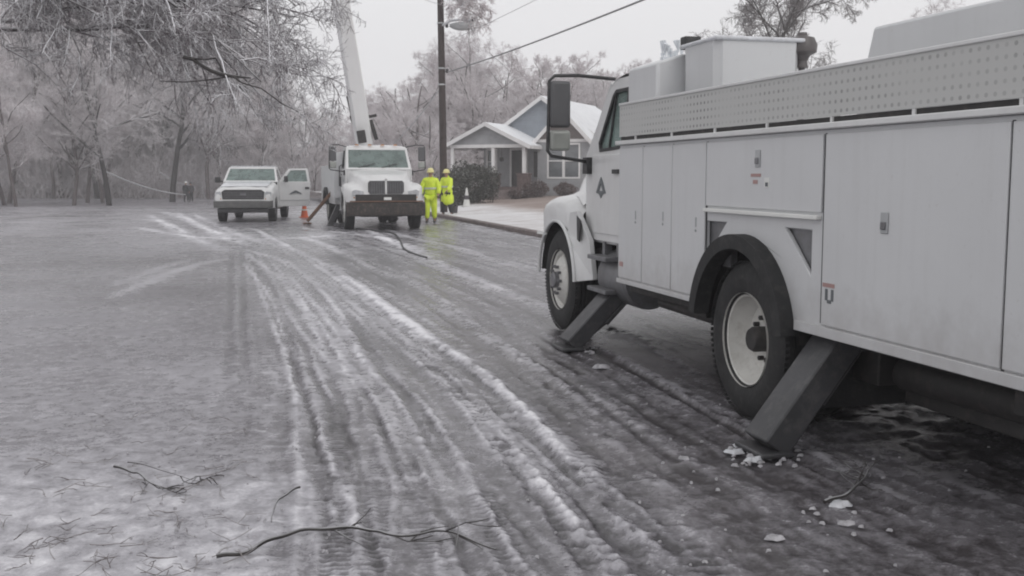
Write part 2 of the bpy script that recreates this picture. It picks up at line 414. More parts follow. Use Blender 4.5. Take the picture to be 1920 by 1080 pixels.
# broad pale apron on the camera side of the big ridge, where it crosses mid street
d_, s_, t_ = pdist(wx, wy, G((640, 520), (720, 575), (790, 630), (860, 670))); slush += .22 * np.exp(-(d_ / .22) ** 2) * (.4 + 1.2 * HF)
ridge(G((560, 440), (650, 478), (703, 506), (780, 531), (872, 599), (936, 646), (1010, 690), (1100, 745)), .065, .022, .34, .7, 2)
LC = G((600, 425), (678, 430), (745, 460), (788, 481), (864, 514), (957, 553), (1025, 574), (1160, 625), (1330, 690))
ridge(LC, .12, .028, .42, .6, 3)
ridge(G((720, 436), (779, 447), (872, 468), (932, 493), (1020, 506), (1100, 530)), .10, .015, .28, .6, 4)
ridge(G((500, 440), (600, 455), (720, 500), (860, 562), (1000, 632)), .05, .012, .22, .6, 5)
ridge(G((452, 470), (500, 502), (534, 536), (568, 574), (589, 620), (602, 671), (610, 713), (622, 800)), .045, .018, .42, .4, 6)
ridge(G((455, 466), (520, 486), (560, 505), (597, 536), (631, 582), (661, 637), (674, 671), (699, 722), (740, 815), (765, 900)), .045, .016, .36, .5, 7)
ridge(G((455, 486), (462, 502), (492, 536), (517, 578), (534, 646), (545, 710), (552, 790), (560, 900), (562, 1000), (560, 1090)), .018, .010, .44, .3, 8)
ridge(G((530, 510), (580, 560), (620, 610), (648, 680), (665, 740)), .035, .008, .22, .6, 61)
LGR = G((640, 560), (700, 640), (750, 715), (800, 772), (832, 812), (862, 868), (895, 925), (935, 990), (965, 1045), (1000, 1100))
ridge(LGR, .028, .030, .48, .45, 9, 0, 9)
LI = G((600, 500), (700, 580), (775, 650), (850, 735), (900, 790), (955, 850), (1010, 915), (1075, 990), (1140, 1070), (1200, 1150))
ridge(LI, .05, .034, .40, .8, 10, 0, 12)
ridge(G((940, 735), (1000, 790), (1060, 850), (1110, 905), (1150, 950), (1210, 1010), (1270, 1090)), .035, .02, .26, .8, 11)
ridge(G((610, 800), (622, 900), (612, 1000), (600, 1100)), .018, .008, .28, .6, 12)
ridge(G((655, 860), (660, 950), (655, 1100)), .012, .008, .3, .5, 13)
ridge(G((700, 800), (730, 880), (735, 960), (720, 1100)), .015, .010, .28, .6, 14)
ridge(G((790, 860), (805, 930), (815, 1010), (820, 1100)), .014, .008, .22, .6, 62)
ridge(G((432, 484), (380, 494), (320, 512), (260, 536), (190, 566)), .10, .008, .30, .15, 15)
ridge(G((360, 486), (300, 503), (262, 518), (200, 540)), .09, .006, .20, .3, 16)
for k, ln in enumerate([[(300, 395), (350, 412), (410, 440), (450, 455), (500, 470)], [(280, 402), (330, 432), (400, 462), (440, 478)], [(360, 400), (420, 428), (480, 450), (560, 470)], [(250, 425), (330, 440), (420, 447), (540, 447), (650, 440)], [(540, 425), (640, 436), (740, 452), (820, 480)], [(240, 410), (300, 415), (360, 440)], [(330, 398), (380, 425), (440, 445)]]):
    ridge(G(*ln), .12, .012, .40, .9, 17 + k)
ridge(G((1100, 640), (1200, 690), (1330, 755), (1420, 800), (1550, 862), (1674, 925), (1850, 1010)), .045, .02, .32, .6, 24)
ridge(G((1130, 610), (1230, 660), (1330, 712)), .05, .015, .26, .6, 25)
groove(G((1110, 655), (1220, 715), (1330, 775), (1400, 812), (1560, 890), (1700, 960)), .05, .012, .12, 26, .1)
groove(G((436, 470), (432, 510), (431, 560), (431, 640), (433, 700)), .055, .006, .11, 30, .05)
groove(G((452, 470), (453, 510), (454, 560), (456, 640), (459, 720)), .05, .008, .15, 31, .05)
groove(G((470, 480), (520, 512), (560, 560), (592, 620), (612, 690), (628, 770), (632, 880), (630, 990), (628, 1100)), .07, .004, .06, 32)
groove(G((470, 490), (500, 530), (522, 580), (545, 660), (562, 760), (578, 870), (584, 1000), (587, 1100)), .06, .006, .11, 33)
groove(G((560, 500), (640, 575), (690, 650), (742, 730), (790, 800), (840, 880), (900, 970), (960, 1060), (1010, 1130)), .045, .006, .10, 34)
groove(G((640, 520), (740, 605), (800, 675), (870, 752), (920, 812), (970, 875), (1040, 960), (1110, 1060)), .05, .012, .16, 35)
groove(G((820, 650), (900, 725), (960, 790), (1030, 862), (1100, 935), (1180, 1030), (1240, 1100)), .055, .010, .12, 36)
groove(G((650, 640), (700, 720), (760, 800), (810, 880), (850, 960), (880, 1040), (900, 1110)), .04, .006, .10, 37)
groove(G((600, 590), (640, 660), (680, 740), (715, 820), (745, 900)), .03, .006, .10, 63)
for k, ln in enumerate([[(700, 460), (800, 500), (950, 565), (1100, 640)], [(740, 505), (860, 560), (1000, 640), (1090, 700)], [(640, 480), (760, 545), (900, 640), (1000, 720)], [(800, 480), (950, 520), (1080, 565)], [(640, 455), (740, 490), (850, 535), (1010, 610)]]):
    groove(G(*ln), .05, .006, .12, 38 + k, .2)
blob(720, 640, .35, 1.6, -.12, .35); blob(610, 480, .8, 2.2, -.10, .3); blob(330, 545, 1.2, 1.6, -.10); blob(700, 520, .3, 1.5, -.14, .5); blob(860, 650, .3, 1., -.06, .4); blob(1250, 800, .5, .7, -.05); blob(500, 430, 2., 4, -.06); blob(580, 850, .07, .8, -.08)
blob(300, 420, 3, 8, .06); blob(420, 445, 1.2, 3, .12); blob(650, 440, 1.5, 3, .10)
tread(G((610, 690), (628, 770), (632, 880), (630, 990), (628, 1100)), .075, 1)
tread(G((690, 720), (712, 800), (712, 880), (705, 990), (700, 1100)), .075, 2)
tread(G((760, 860), (775, 930), (800, 1010), (830, 1100)), .07, 3)
tread(G((900, 925), (930, 985), (960, 1060)), .08, 4)
tread(G((560, 520), (600, 600), (640, 690), (690, 800)), .08, 5)
tread(LI, .10, 6, .11); tread(LA, .11, 7, .10, 8)
Lx = ([470, 502, 560, 640, 760, 900, 1090], [455, 462, 480, 500, 520, 535, 545]); Rx = ([468, 503, 558, 600, 650, 692, 738, 822, 932, 1090], [550, 620, 700, 760, 830, 892, 950, 1040, 1170, 1360])
rq = np.random.RandomState(17)
for q in range(30):
    t0 = rq.uniform(.03, .97); t1 = np.clip(t0 + rq.normal(0, .09), .02, .98); y0_, y1_ = (478, 1100) if rq.rand() < .5 else sorted(rq.uniform(480, 1100, 2)); y1_ = max(y1_, y0_ + 160)
    ln = [(np.interp(py, *Lx) + (np.interp(py, *Rx) - np.interp(py, *Lx)) * (t0 + (t1 - t0) * (py - y0_) / (y1_ - y0_)), py) for py in np.linspace(y0_, min(y1_, 1120), 6)]
    w_ = rq.uniform(.012, .03)
    if rq.rand() < .55: ridge(G(*ln), w_, .005, rq.uniform(.14, .30), .6, 100 + q)
    else: groove(G(*ln), w_ * 1.4, .004, rq.uniform(.08, .16), 100 + q, .3)
Rx2 = ([468, 520, 578, 640, 755, 925, 1090], [800, 900, 1030, 1100, 1330, 1674, 1990])
for q in range(20):
    t0 = rq.uniform(.06, .92); t1 = np.clip(t0 + rq.normal(0, .06), .04, .95); y0_ = rq.uniform(470, 760); y1_ = min(1110, y0_ + rq.uniform(90, 320))
    ln = [(np.interp(py, *Rx) + (np.interp(py, *Rx2) - np.interp(py, *Rx)) * (t0 + (t1 - t0) * (py - y0_) / (y1_ - y0_)), py) for py in np.linspace(y0_, y1_, 5)]
    w_ = rq.uniform(.015, .05)
    if rq.rand() < .65: ridge(G(*ln), w_, .006, rq.uniform(.16, .30), .9, 200 + q)
    else: groove(G(*ln), w_, .004, rq.uniform(.05, .10), 200 + q, .5)
# a skidded loop and short cross scrapes pressed into the crust
for px, py, r_ in ((780, 905, .085), (775, 893, .05), (700, 905, .07), (1000, 700, .12), (1110, 640, .15)):
    x0, y0 = gnd(px, py); dd = np.hypot((XX - x0), (YY - y0) * .8); e = np.exp(-((dd - r_) / .013) ** 2) * (HF > .4); slush += .22 * e; Z += .006 * e
rc = np.random.RandomState(9)
for q in range(46):
    px = rc.uniform(420, 900); py = rc.uniform(640, 1070); x0, y0 = gnd(px, py); w_ = rc.uniform(.04, .13); aa = rc.normal(0, .25)
    u = (XX - x0) * math.cos(aa) + (YY - y0) * math.sin(aa); v = -(XX - x0) * math.sin(aa) + (YY - y0) * math.cos(aa)
    e = np.exp(-(u / w_) ** 2 - ((v + .9 * u * u / w_ * .2) / .014) ** 2); slush += rc.choice([.3, .25, -.16]) * e; Z += .004 * e
# lumpy overturned crusts on the ridges
cr = fbm(XX * 11, YY * 11, 91, 3); mk = np.exp(-(dA / .22) ** 2) + np.exp(-(pdist(XX, YY, LI)[0] / .2) ** 2) + .6 * np.exp(-(pdist(XX, YY, LGR)[0] / .12) ** 2)
Z += .02 * mk * np.clip(cr - .5, 0, 1) * 2 * ss((12 - YY) / 5); slush += .25 * mk * np.clip(cr - .52, -.1, 1) * ss((14 - YY) / 5)
# broken frozen crust in the right foreground
b2 = fbm(XX * 5, YY * 5, 101, 4); mZ = ss((XX / YY - .02) / .1) * ss((9 - YY) / 2)
slush += mZ * .55 * np.clip(b2 - .55, 0, 1); Z += mZ * .05 * (b2 - .5)
ed = 1 - ss((np.abs(CC) - .56) / .2) * 1.; slush = .42 + (slush - .42) * ed; brown *= ed; Z = Z * ed - .026 * (1 - ed)
Z += terr(XX, YY)
Z = np.maximum(Z, terr(XX, YY) - .026)
n0, n1 = XX.shape
idx = np.arange(n0 * n1).reshape(n0, n1)
Q = np.stack([idx[:-1, :-1], idx[:-1, 1:], idx[1:, 1:], idx[1:, :-1]], -1).reshape(-1, 4)
oc = offs(XX, YY).ravel()
Q = Q[(oc[Q] < KERB + .2).all(1) | False]
V = np.stack([XX, YY, Z], -1).reshape(-1, 3)
used = np.unique(Q); remap = np.zeros(len(V), dtype=np.int64); remap[used] = np.arange(len(used))
road = npmesh('road', V[used], remap[Q], M['road'], attr={'slush': slush.ravel()[used], 'brown': np.clip(brown, 0, 1).ravel()[used]})
tag(road, kind='structure')

def sheet(name, xs, ys, zf, m, attr=None, keep=None):
    Xg, Yg = np.meshgrid(xs, ys); Zg = zf(Xg, Yg); a, b = Xg.shape
    ix = np.arange(a * b).reshape(a, b); q = np.stack([ix[:-1, :-1], ix[:-1, 1:], ix[1:, 1:], ix[1:, :-1]], -1).reshape(-1, 4)
    if keep is not None: q = q[keep(Xg, Yg).ravel()[q].all(1)]
    at_ = {k: f(Xg, Yg) for k, f in (attr or {}).items()}
    return tag(npmesh(name, np.stack([Xg, Yg, Zg], -1).reshape(-1, 3), q, m, attr=at_), kind='structure')
gx = np.concatenate([np.linspace(-200, -120, 4), np.linspace(-110, 110, 56), np.linspace(120, 200, 4)])
gy = np.concatenate([np.linspace(-50, -40, 2), np.linspace(-30, 200, 93), np.linspace(210, 260, 3)])
sheet('ground', gx, gy, lambda x, y: terr(x, y) - .032, M['field'])
M['woodfloor'] = mat('frosty_wood_floor', (.38, .34, .34), .9, .35, 1.5, dirt=(.5, .48, .48), dirt_amt=.5, bmp=.6, bscale=6)
sheet('hill', np.linspace(-150, 120, 91), np.linspace(110, 255, 40), lambda x, y: hill_z(x, y) - .03 + .5 * (fbm(x * .15, y * .15, 3) - .5) * ss((y - 112) / 10), M['woodfloor'])

# lawn and pavement in street coordinates (off, s)
def street_sheet(name, os_, ss_, zf, m, attr=None):
    A, B = np.meshgrid(os_, ss_); X = O1[0] + N[0] * A + U[0] * B; Y = O1[1] + N[1] * A + U[1] * B; Zg = zf(X, Y, A, B)
    a, b = A.shape; ix = np.arange(a * b).reshape(a, b); q = np.stack([ix[:-1, :-1], ix[:-1, 1:], ix[1:, 1:], ix[1:, :-1]], -1).reshape(-1, 4)
    at_ = {k: f(X, Y, A, B) for k, f in (attr or {}).items()}
    return tag(npmesh(name, np.stack([X, Y, Zg], -1).reshape(-1, 3), q, m, attr=at_), kind='structure')
def snowf(X, Y, A, B): return .95 - .75 * ss((A - KERB - 2.6) / 2.6) + .35 * (fbm(X * .35, Y * .8, 7) - .5)
street_sheet('lawn', np.concatenate([np.linspace(KERB + .14, KERB + 16, 80), np.linspace(KERB + 17, 90, 30)]), np.linspace(-25, 100, 320), lambda X, Y, A, B: lawn_z(X, Y) + .03 * (fbm(X * 2, Y * 2, 8) - .5) * ss((A - KERB - .5)), M['lawn'], {'snow': snowf})
kb = MB(); secs = []
for i in range(70):
    s_ = -20 + i * 1.6
    pr = [(KERB, -.05), (KERB, .10), (KERB + .03, .135), (KERB + .15, .14), (KERB + .15, -.05)]
    secs.append([(*world(o, s_), z) for o, z in pr])
kb.loft(secs); kk = kb.build('kerb', M['kerb']); tag(kk, kind='structure')

# ================================================================== BARE ICE-COATED TREES
class Grow:
    def __init__(s, seed): s.r = np.random.RandomState(seed); s.V = {}; s.Q = {}
    def paths(s, st, dr, ln, n, wig, droop):
        P = [st]; d = dr.copy(); st_ = st
        for i in range(n):
            d = d + s.r.normal(0, wig, d.shape); d[:, 2] += droop; d /= np.linalg.norm(d, axis=1, keepdims=True) + 1e-9
            st_ = st_ + d * (ln / n)[:, None]; P.append(st_)
        return np.stack(P, 1)
    def tubes(s, key, P, r0, r1, k):
        n, m, _ = P.shape; d = P[:, -1] - P[:, 0]; d /= np.linalg.norm(d, axis=1, keepdims=True) + 1e-9
        ref = np.where(np.abs(d[:, 2:3]) > .9, np.array([[1., 0, 0]]), np.array([[0, 0, 1.]]))
        x = np.cross(d, ref); x /= np.linalg.norm(x, axis=1, keepdims=True) + 1e-9; y = np.cross(x, d)
        rr = r0[:, None] + (r1 - r0)[:, None] * np.linspace(0, 1, m)[None]
        a = np.arange(k) * 2 * math.pi / k
        off = x[:, None, None, :] * np.cos(a)[None, None, :, None] + y[:, None, None, :] * np.sin(a)[None, None, :, None]
        V = (P[:, :, None, :] + off * rr[:, :, None, None]).reshape(-1, 3)
        b = (np.arange(n) * m * k)[:, None, None] + (np.arange(m - 1) * k)[None, :, None]; j = np.arange(k)[None, None, :]; j2 = (j + 1) % k
        Q = np.stack([b + j, b + j2, b + k + j2, b + k + j], -1).reshape(-1, 4)
        base = sum(len(v) for v in s.V.get(key, [])); s.V.setdefault(key, []).append(V); s.Q.setdefault(key, []).append(Q + base)
    def kids(s, P, L, Rr, per, tmin, ratio, ang, n, wig, droop, taper=.55, rmin=.004, key='b', sides=3, rscale=.55):
        N_, m, _ = P.shape; i = np.repeat(np.arange(N_), per); c = len(i)
        t = s.r.uniform(tmin, 1., c); f = t * (m - 1); k = np.minimum(f.astype(int), m - 2); u = (f - k)[:, None]
        st = P[i, k] * (1 - u) + P[i, k + 1] * u; pd = P[i, k + 1] - P[i, k]; pd /= np.linalg.norm(pd, axis=1, keepdims=True) + 1e-9
        rv = s.r.normal(0, 1, (c, 3)); rv -= pd * (rv * pd).sum(1, keepdims=True); rv /= np.linalg.norm(rv, axis=1, keepdims=True) + 1e-9
        a = np.radians(s.r.uniform(ang[0], ang[1], c))[:, None]; d = pd * np.cos(a) + rv * np.sin(a)
        ln = L[i] * s.r.uniform(ratio[0], ratio[1], c) * (1.15 - .55 * t)
        r0 = np.maximum(Rr[i] * (1 - .6 * t) * rscale, rmin); r1 = np.maximum(r0 * (1 - taper), rmin * .6)
        C = s.paths(st, d, ln, n, wig, droop); s.tubes(key, C, r0, r1, sides); return C, ln, r0
    def out(s, key): return np.concatenate(s.V[key]), np.concatenate(s.Q[key])

def make_tree(seed, H, tr, crown, lim=13, per=(7, 7, 6, 3), rmin=.011, droop=-.05, tmat='bark', cmat='twig', lean=.05, lowest=.22, up=(25, 65)):
    g = Grow(seed); one = lambda v: np.array([v], float)
    T = g.paths(np.array([[0, 0, -.2]]), np.array([[g.r.normal(0, lean), g.r.normal(0, lean), 1.]]), one(H * .86), 9, .07, .02)
    g.tubes('t', T, one(tr), one(tr * .25), 8)
    C, l, r = g.kids(T, one(H * crown), one(tr), lim, lowest, (.7, 1.1), up, 6, .13, .02, rmin=.04, key='t', sides=5, rscale=.6)
    C, l, r = g.kids(C, l, r, per[0], .2, (.38, .68), (20, 60), 4, .15, droop * .3, rmin=.02, key='c', sides=4)
    C, l, r = g.kids(C, l, r, per[1], .15, (.38, .7), (20, 65), 3, .18, droop, rmin=rmin * 1.3, key='c')
    C, l, r = g.kids(C, l, r, per[2], .1, (.4, .8), (20, 70), 2, .2, droop * 1.6, rmin=rmin, key='c')
    if per[3]: g.kids(C, l, r, per[3], .1, (.5, .9), (20, 70), 1, .2, droop * 2, rmin=rmin * .8, key='c')
    root = empty('bare_tree')
    npmesh('trunk', *g.out('t'), M[tmat], root); npmesh('crown', *g.out('c'), M[cmat], root, smooth=False); return root
def gz(x, y):
    if offs(x, y) > KERB: return float(lawn_z(np.array(x), np.array(y)))
    return float(hill_z(np.array(float(x)), np.array(float(y)))) if y > 112 else float(terr(0, np.array(float(y))))
protos = {}
def plant(kind, x, y, sc, rz, label, group=None, z=None):
    if kind not in protos: protos[kind] = KIND[kind](); o = protos[kind]
    else: o = copy_tree(protos[kind])
    o.location = (x, y, gz(x, y) if z is None else z); o.rotation_euler = (0, 0, rz)
    o.scale = (sc,) * 3; return tag(o, label, 'tree', group)
KIND = {
 0: lambda: make_tree(11, 16, .22, .42),
 1: lambda: make_tree(12, 18, .26, .36, 15),
 2: lambda: make_tree(13, 14, .18, .45, 12, droop=-.1),
 3: lambda: make_tree(14, 15, .17, .34, 14, cmat='twigpink'),
 4: lambda: make_tree(15, 12, .2, .5, 12, per=(7, 7, 7, 3), droop=-.14, cmat='twigpink', up=(35, 75)),
 5: lambda: make_tree(16, 19, .3, .4, 14, tmat='darkbark', lowest=.3),
}
rt = random.Random(5)
GL = 'bare trees of the wood beyond the left end of the road'
for i in range(84):
    px = rt.uniform(-120, 650); Y = rt.uniform(102, 165) if px > 215 else rt.uniform(64, 150)
    p = at(px, 360, Y); k = rt.choice([0, 1, 2, 3, 5, 2])
    want = 19.5 - 12.0 * min(1, max(0, (px - 380)) / 210.); H0 = {0: 16, 1: 18, 2: 14, 3: 15, 4: 12, 5: 19}[k]
    want *= Y / 112 * rt.uniform(.82, 1.05)
    plant(k, p.x, Y, min(want, 24) / H0, rt.uniform(0, 6.28), 'bare ice-coated tree in the grey wood beyond the icy road', GL)
plant(5, at(322, 350, 92).x, 92, .92, 2.1, 'large dark forked tree at the road edge behind the two distant walkers')
GH = 'bare trees behind the grey house'
for i in range(40):
    px = rt.uniform(850, 1230); Y = rt.uniform(76, 108); p = at(px, 340, Y); k = rt.choice([4, 3, 2]); H0 = {2: 14, 3: 15, 4: 12}[k]
    want = (11.4 if px < 1030 else 10.0) * Y / 88 * rt.uniform(.8, 1.08)
    plant(k, p.x, Y, want / H0, rt.uniform(0, 6.28), 'bare frosted tree standing behind the grey house', GH, z=.6)
GP = 'pinkish bare trees between the boom truck and the grey house'
for px, Y, want in ((755, 76, 9.6), (775, 70, 9.2), (812, 84, 10.8), (842, 78, 9.4), (722, 92, 9.0), (800, 66, 6.5), (868, 90, 10.4), (740, 100, 9.6), (735, 82, 8.2), (790, 88, 10.6), (765, 96, 10.8), (825, 95, 10.8), (700, 98, 6.8), (850, 100, 11.4)):
    plant(4 if px != 812 else 3, at(px, 340, Y).x, Y, want / (12 if px != 812 else 15), rt.uniform(0, 6), 'rounded pinkish bare tree beyond the utility pole', GP, z=-.2)
KIND[6] = lambda: make_tree(11, 16, .24, .42, tmat='darkbark', cmat='bark', rmin=.014)
plant(6, at(1392, 300, 60).x, 60, .80, .6, 'tall bare tree showing above the roof of the near service truck', z=.6)
for i, (x, y, s_) in enumerate(((24, 62, .7), (33, 70, .8), (30, 48, .6), (19, 84, .75), (42, 62, .8), (-44, 58, .9), (-52, 70, 1.))):
    plant([0, 2, 1][i % 3], x, y, s_, i * 1.3, 'bare tree farther along the street, beyond the near truck' if x > 0 else 'bare tree at the far left verge', 'outlying street trees ' + ('right' if x > 0 else 'left'), z=.4 if x > 0 else -.1)

# undergrowth
def make_brush(name, n, xf, hmin, hmax, m, seed, rad=.012, spread=.35):
    g = Grow(seed); X, Y = xf(g.r, n); Zg = np.array([gz(a, b) for a, b in zip(X, Y)])
    st = np.stack([X, Y, Zg - .05], 1); d = np.stack([g.r.normal(0, spread, n), g.r.normal(0, spread, n), np.ones(n)], 1); d /= np.linalg.norm(d, axis=1, keepdims=True)
    l = g.r.uniform(hmin, hmax, n); P = g.paths(st, d, l, 3, .18, -.02); g.tubes('c', P, np.full(n, rad * 1.8), np.full(n, rad), 3)
    C, l, r = g.kids(P, l, np.full(n, rad * 1.5), 5, .2, (.3, .6), (20, 60), 2, .2, -.05, rmin=rad, key='c'); g.kids(C, l, r, 2, .2, (.4, .8), (20, 60), 1, .2, -.1, rmin=rad * .8, key='c')
    return npmesh(name, *g.out('c'), M[m], smooth=False)
def wood_xy(r, n): Y = r.uniform(106, 150, n) ** 1.0; px = r.uniform(-150, 900, n); return (px - 960) / F_PX * Y, Y
b = make_brush('undergrowth', 5200, wood_xy, 1., 5., 'twig', 77, .022); tag(b, 'tangle of frosted undergrowth at the foot of the wood', 'undergrowth', kind='stuff')
def hedge_xy(r, n): px = r.uniform(690, 1250, n); Y = r.uniform(66, 80, n) + (px > 840) * 8; return (px - 960) / F_PX * Y, Y
b = make_brush('undergrowth', 2200, hedge_xy, .8, 3.4, 'twigpink', 78, .02); tag(b, 'pinkish frosted scrub behind the grey house', 'undergrowth', kind='stuff')

M['nearbark'] = bark('glazed_limb', (.06, .05, .05), (.62, .62, .64), .15, .95)
# the big tree whose limbs overhang the street from the left
def overhang():
    g = Grow(99); base = np.array([-12.6, 20.5, -.2]); one = lambda v: np.array([v], float)
    T = g.paths(base[None], np.array([[.06, 0, 1.]]), one(11), 10, .04, 0); g.tubes('t', T, one(.42), one(.16), 12)
    tg = [(560, 40, 19), (530, -70, 20), (535, 150, 18.5), (540, 20, 17.5), (505, 205, 19.5), (455, 90, 18), (440, -60, 19), (395, 190, 20.5), (340, 40, 18), (300, 130, 17.5), (270, -40, 20), (548, -20, 18), (520, 90, 20), (470, 150, 17), (160, 100, 18), (250, 60, 17), (545, 85, 20), (380, 20, 17), (520, -120, 18)]
    Ps = []
    for i, (px, py, Y) in enumerate(tg):
        e = np.array(at(px, py, Y)); z0 = 3.6 + 5.5 * (i % 5) / 4.; s = base + np.array([.03 * z0, 0, z0 + .2])
        m_ = s * .45 + e * .55 + np.array([0, 0, 1.6 + .5 * math.sin(i)]); t = np.linspace(0, 1, 9)[:, None]
        P = s * (1 - t) ** 2 + 2 * m_ * t * (1 - t) + e * t ** 2; P[1:] += g.r.normal(0, .10, (8, 3)); Ps.append(P)
    P = np.stack(Ps); n = len(P); l = np.linalg.norm(P[:, -1] - P[:, 0], axis=1); g.tubes('t', P, np.full(n, .065), np.full(n, .011), 6)
    C, l, r = g.kids(P, l * .5, np.full(n, .06), 14, .3, (.3, .55), (20, 60), 5, .16, -.06, rmin=.012, key='c', sides=5)
    C, l, r = g.kids(C, l, r, 8, .15, (.35, .6), (25, 70), 4, .18, -.07, rmin=.007, key='c', sides=4)
    C, l, r = g.kids(C, l, r, 6, .1, (.35, .65), (25, 75), 3, .2, -.12, rmin=.0055, key='c', sides=3)
    g.kids(C, l, r, 2, .1, (.5, .9), (20, 75), 1, .2, -.15, rmin=.005, key='c')
    root = empty('bare_tree', (0, 0, 0), 0, 'big near tree at the left, its ice-glazed limbs overhanging the street', 'tree')
    for key, nm, m_ in (('t', 'trunk', 'nearbark'), ('c', 'crown', 'twignear')):
        V, Q = g.out(key); npmesh(nm, V - base, Q, M[m_], root, smooth=(key == 't'))
    root.location = base
overhang()
# snapped dark branch hanging in it
sb = MB(); Y = 16.5
sb.tube([at(344, 107, Y), at(362, 111, Y), at(378, 122, Y), at(395, 132, Y), at(414, 139, Y), at(436, 143, Y), at(470, 146, Y + .3)], [.034, .032, .03, .034, .036, .026, .012], 8)
sb.tube([at(360, 110, Y), at(385, 111, Y - .1), at(404, 109, Y - .1), at(412, 122, Y), at(418, 138, Y)], [.016, .016, .015, .016, .02], 6)
sb.tube([at(436, 143, Y), at(455, 156, Y), at(490, 166, Y), at(530, 195, Y + .2), at(560, 210, Y)], [.018, .014, .012, .010, .006], 6)
sb.tube([at(300, 152, Y), at(345, 154, Y), at(390, 150, Y), at(436, 143, Y)], [.006, .01, .012, .014], 6)
sbo = sb.build('snapped_branch', M['darkbark']); tag(sbo, 'thick dark snapped branch hanging among the iced limbs at upper left', 'branch')

# ================================================================== POLE AND WIRES
def on_off(px, py, off):
    d = ray(px, py); c = O1 + N * off; t = (c @ N) / (d[:2] @ N); return Vector((d[0] * t, d[1] * t, CAM_H + d[2] * t))
PO = on_off(832, 330, 5.45); PX, PY = PO.x, PO.y
pole = empty('utility_pole', (PX, PY, .1), 0, 'dark wooden utility pole at the kerb behind the two workers in yellow', 'utility pole')
def loc(p): return Vector(p) - Vector((PX, PY, .1))
pm_ = MB(); pm_.tube([(0, 0, -.1), (-.03, 0, 4), (-.08, 0, 8), (-.13, 0, 13)], [.155, .145, .13, .11], 16); pm_.build('shaft', M['pole'], pole)
bd = MB()
for z in (5.85, 7.65, 8.75, 5.2):
    bd.lathe([(.15, -.03), (.158, 0), (.15, .03)], (-.09 * z / 8, 0, z), 'z', 14)
bd.build('band', M['lampgrey'], pole)
ins = MB()
for z in (5.75, 7.55): ins.lathe([(.0, -.09), (.05, -.08), (.075, -.02), (.05, .02), (.07, .06), (.0, .09)], (.17, -.06, z), 'z', 10)
ins.build('insulator', M['black'], pole)
xa = MB(); xa.bar((-1.3, -.1, 11.6), (1.3, -.1, 11.6), .1, .12); xa.build('crossarm', M['pole'], pole)
lamp = MB(); sc = 1.0
lamp.tube([(0, -.1, 7.55), (.35, -.25, 7.72), (.8, -.4, 7.74), (1.15, -.5, 7.68)], .05, 8); lamp.build('lamp_arm', M['ice'], pole)
lh = MB(); secs = []
for t in np.linspace(0, 1, 9):
    a = .02 + .21 * math.sin(math.pi * min(1, t * .95 + .05)) ** .7; x = .3 + 1.0 * t
    secs.append([(x, -.45 + a * math.cos(q), 7.52 + a * (.9 if math.sin(q) < 0 else .5) * math.sin(q) * 1.1) for q in np.linspace(0, 2 * math.pi, 13)])
lh.loft(secs); lh.build('lamp_head', M['lampgrey'], pole)
lt = MB(); lt.lathe([(.0, -.09), (.07, -.07), (.09, .0), (.06, .07), (0, .08)], (1.22, -.5, 7.66), 'x', 12)
lt.build('lamp_tip', M['black'], pole)
# iced limb lodged on the pole
g = Grow(8); q0 = np.array(at(836, 18, PY - .3)); q1 = np.array(at(862, 2, PY - .5)); q2 = np.array(at(905, 34, PY - .4))
t = np.linspace(0, 1, 7)[:, None]; P = (q0 * (1 - t) ** 2 + 2 * q1 * t * (1 - t) + q2 * t ** 2)[None]
P2 = P + np.array([0, .2, .5]); P = np.concatenate([P, P2]); g.tubes('c', P, np.array([.05, .04]), np.array([.02, .02]), 6)
C, l, r = g.kids(P, np.array([1.9, 1.9]), np.array([.04, .04]), 18, .02, (.3, .6), (30, 90), 3, .2, -.1, rmin=.012, key='c')
C, l, r = g.kids(C, l, r, 9, .1, (.4, .8), (20, 80), 2, .25, -.2, rmin=.012, key='c'); g.kids(C, l, r, 4, .1, (.4, .8), (20, 80), 1, .25, -.2, rmin=.012, key='c')
V, Q = g.out('c'); o = npmesh('iced_limb', V - q0, Q, M['twigpink'], smooth=False); o.location = q0; tag(o, 'ice-crusted broken limb lodged high against the utility pole', 'branch')

PEND = on_off(0, 0, 5.45)
pole2 = copy_tree(pole); px2, py2 = world(5.45, -13); pole2.location = (px2, py2, .1)
tag(pole2, 'second wooden utility pole farther down the kerb, behind the camera'); pole2['group'] = 'utility poles'; pole['group'] = 'utility poles'
def wire(a, b, sag, r, m, label, n=24):
    a = Vector(a); b = Vector(b); pts = [a.lerp(b, i / n) - Vector((0, 0, sag * 4 * (i / n) * (1 - i / n))) for i in range(n + 1)]
    o = MB().tube(pts, r, 6).build('overhead_wire', M[m]); return tag(o, label, 'wire')
def street_wire(p1, p2, sag, r, m, label, off=5.3):
    a = on_off(*p1, off); c = on_off(*p2, off); s1 = (a - Vector((O1[0], O1[1], 0))).xy.dot(Vector(U)); s2 = (c - Vector((O1[0], O1[1], 0))).xy.dot(Vector(U))
    f = (s1 + 13) / (s1 - s2); b = a + (c - a) * f; b.z += 0
    # parabola through a, c and b
    t0 = 1 / f; k = 4 * sag * t0 * (1 - t0); b.z = a.z + (c.z - a.z + k) * f
    return wire(a, b, sag, r, m, label, 48)
street_wire((840, 135), (1205, 0), .35, .022, 'wire', 'thick grey cable running from the pole to the upper right over the trucks')
street_wire((840, 78), (1000, 2), .3, .009, 'wirepale', 'thin upper wire rising from the pole just above the thick cable', 5.3)
street_wire((838, 28), (940, -40), .3, .009, 'wirepale', 'topmost thin wire leaving the pole toward the camera', 5.3)
wire((PX - .1, PY, 8.5), at(560, -160, 24), .3, .010, 'wirepale', 'thin pale wire crossing the street from the pole to the upper left')
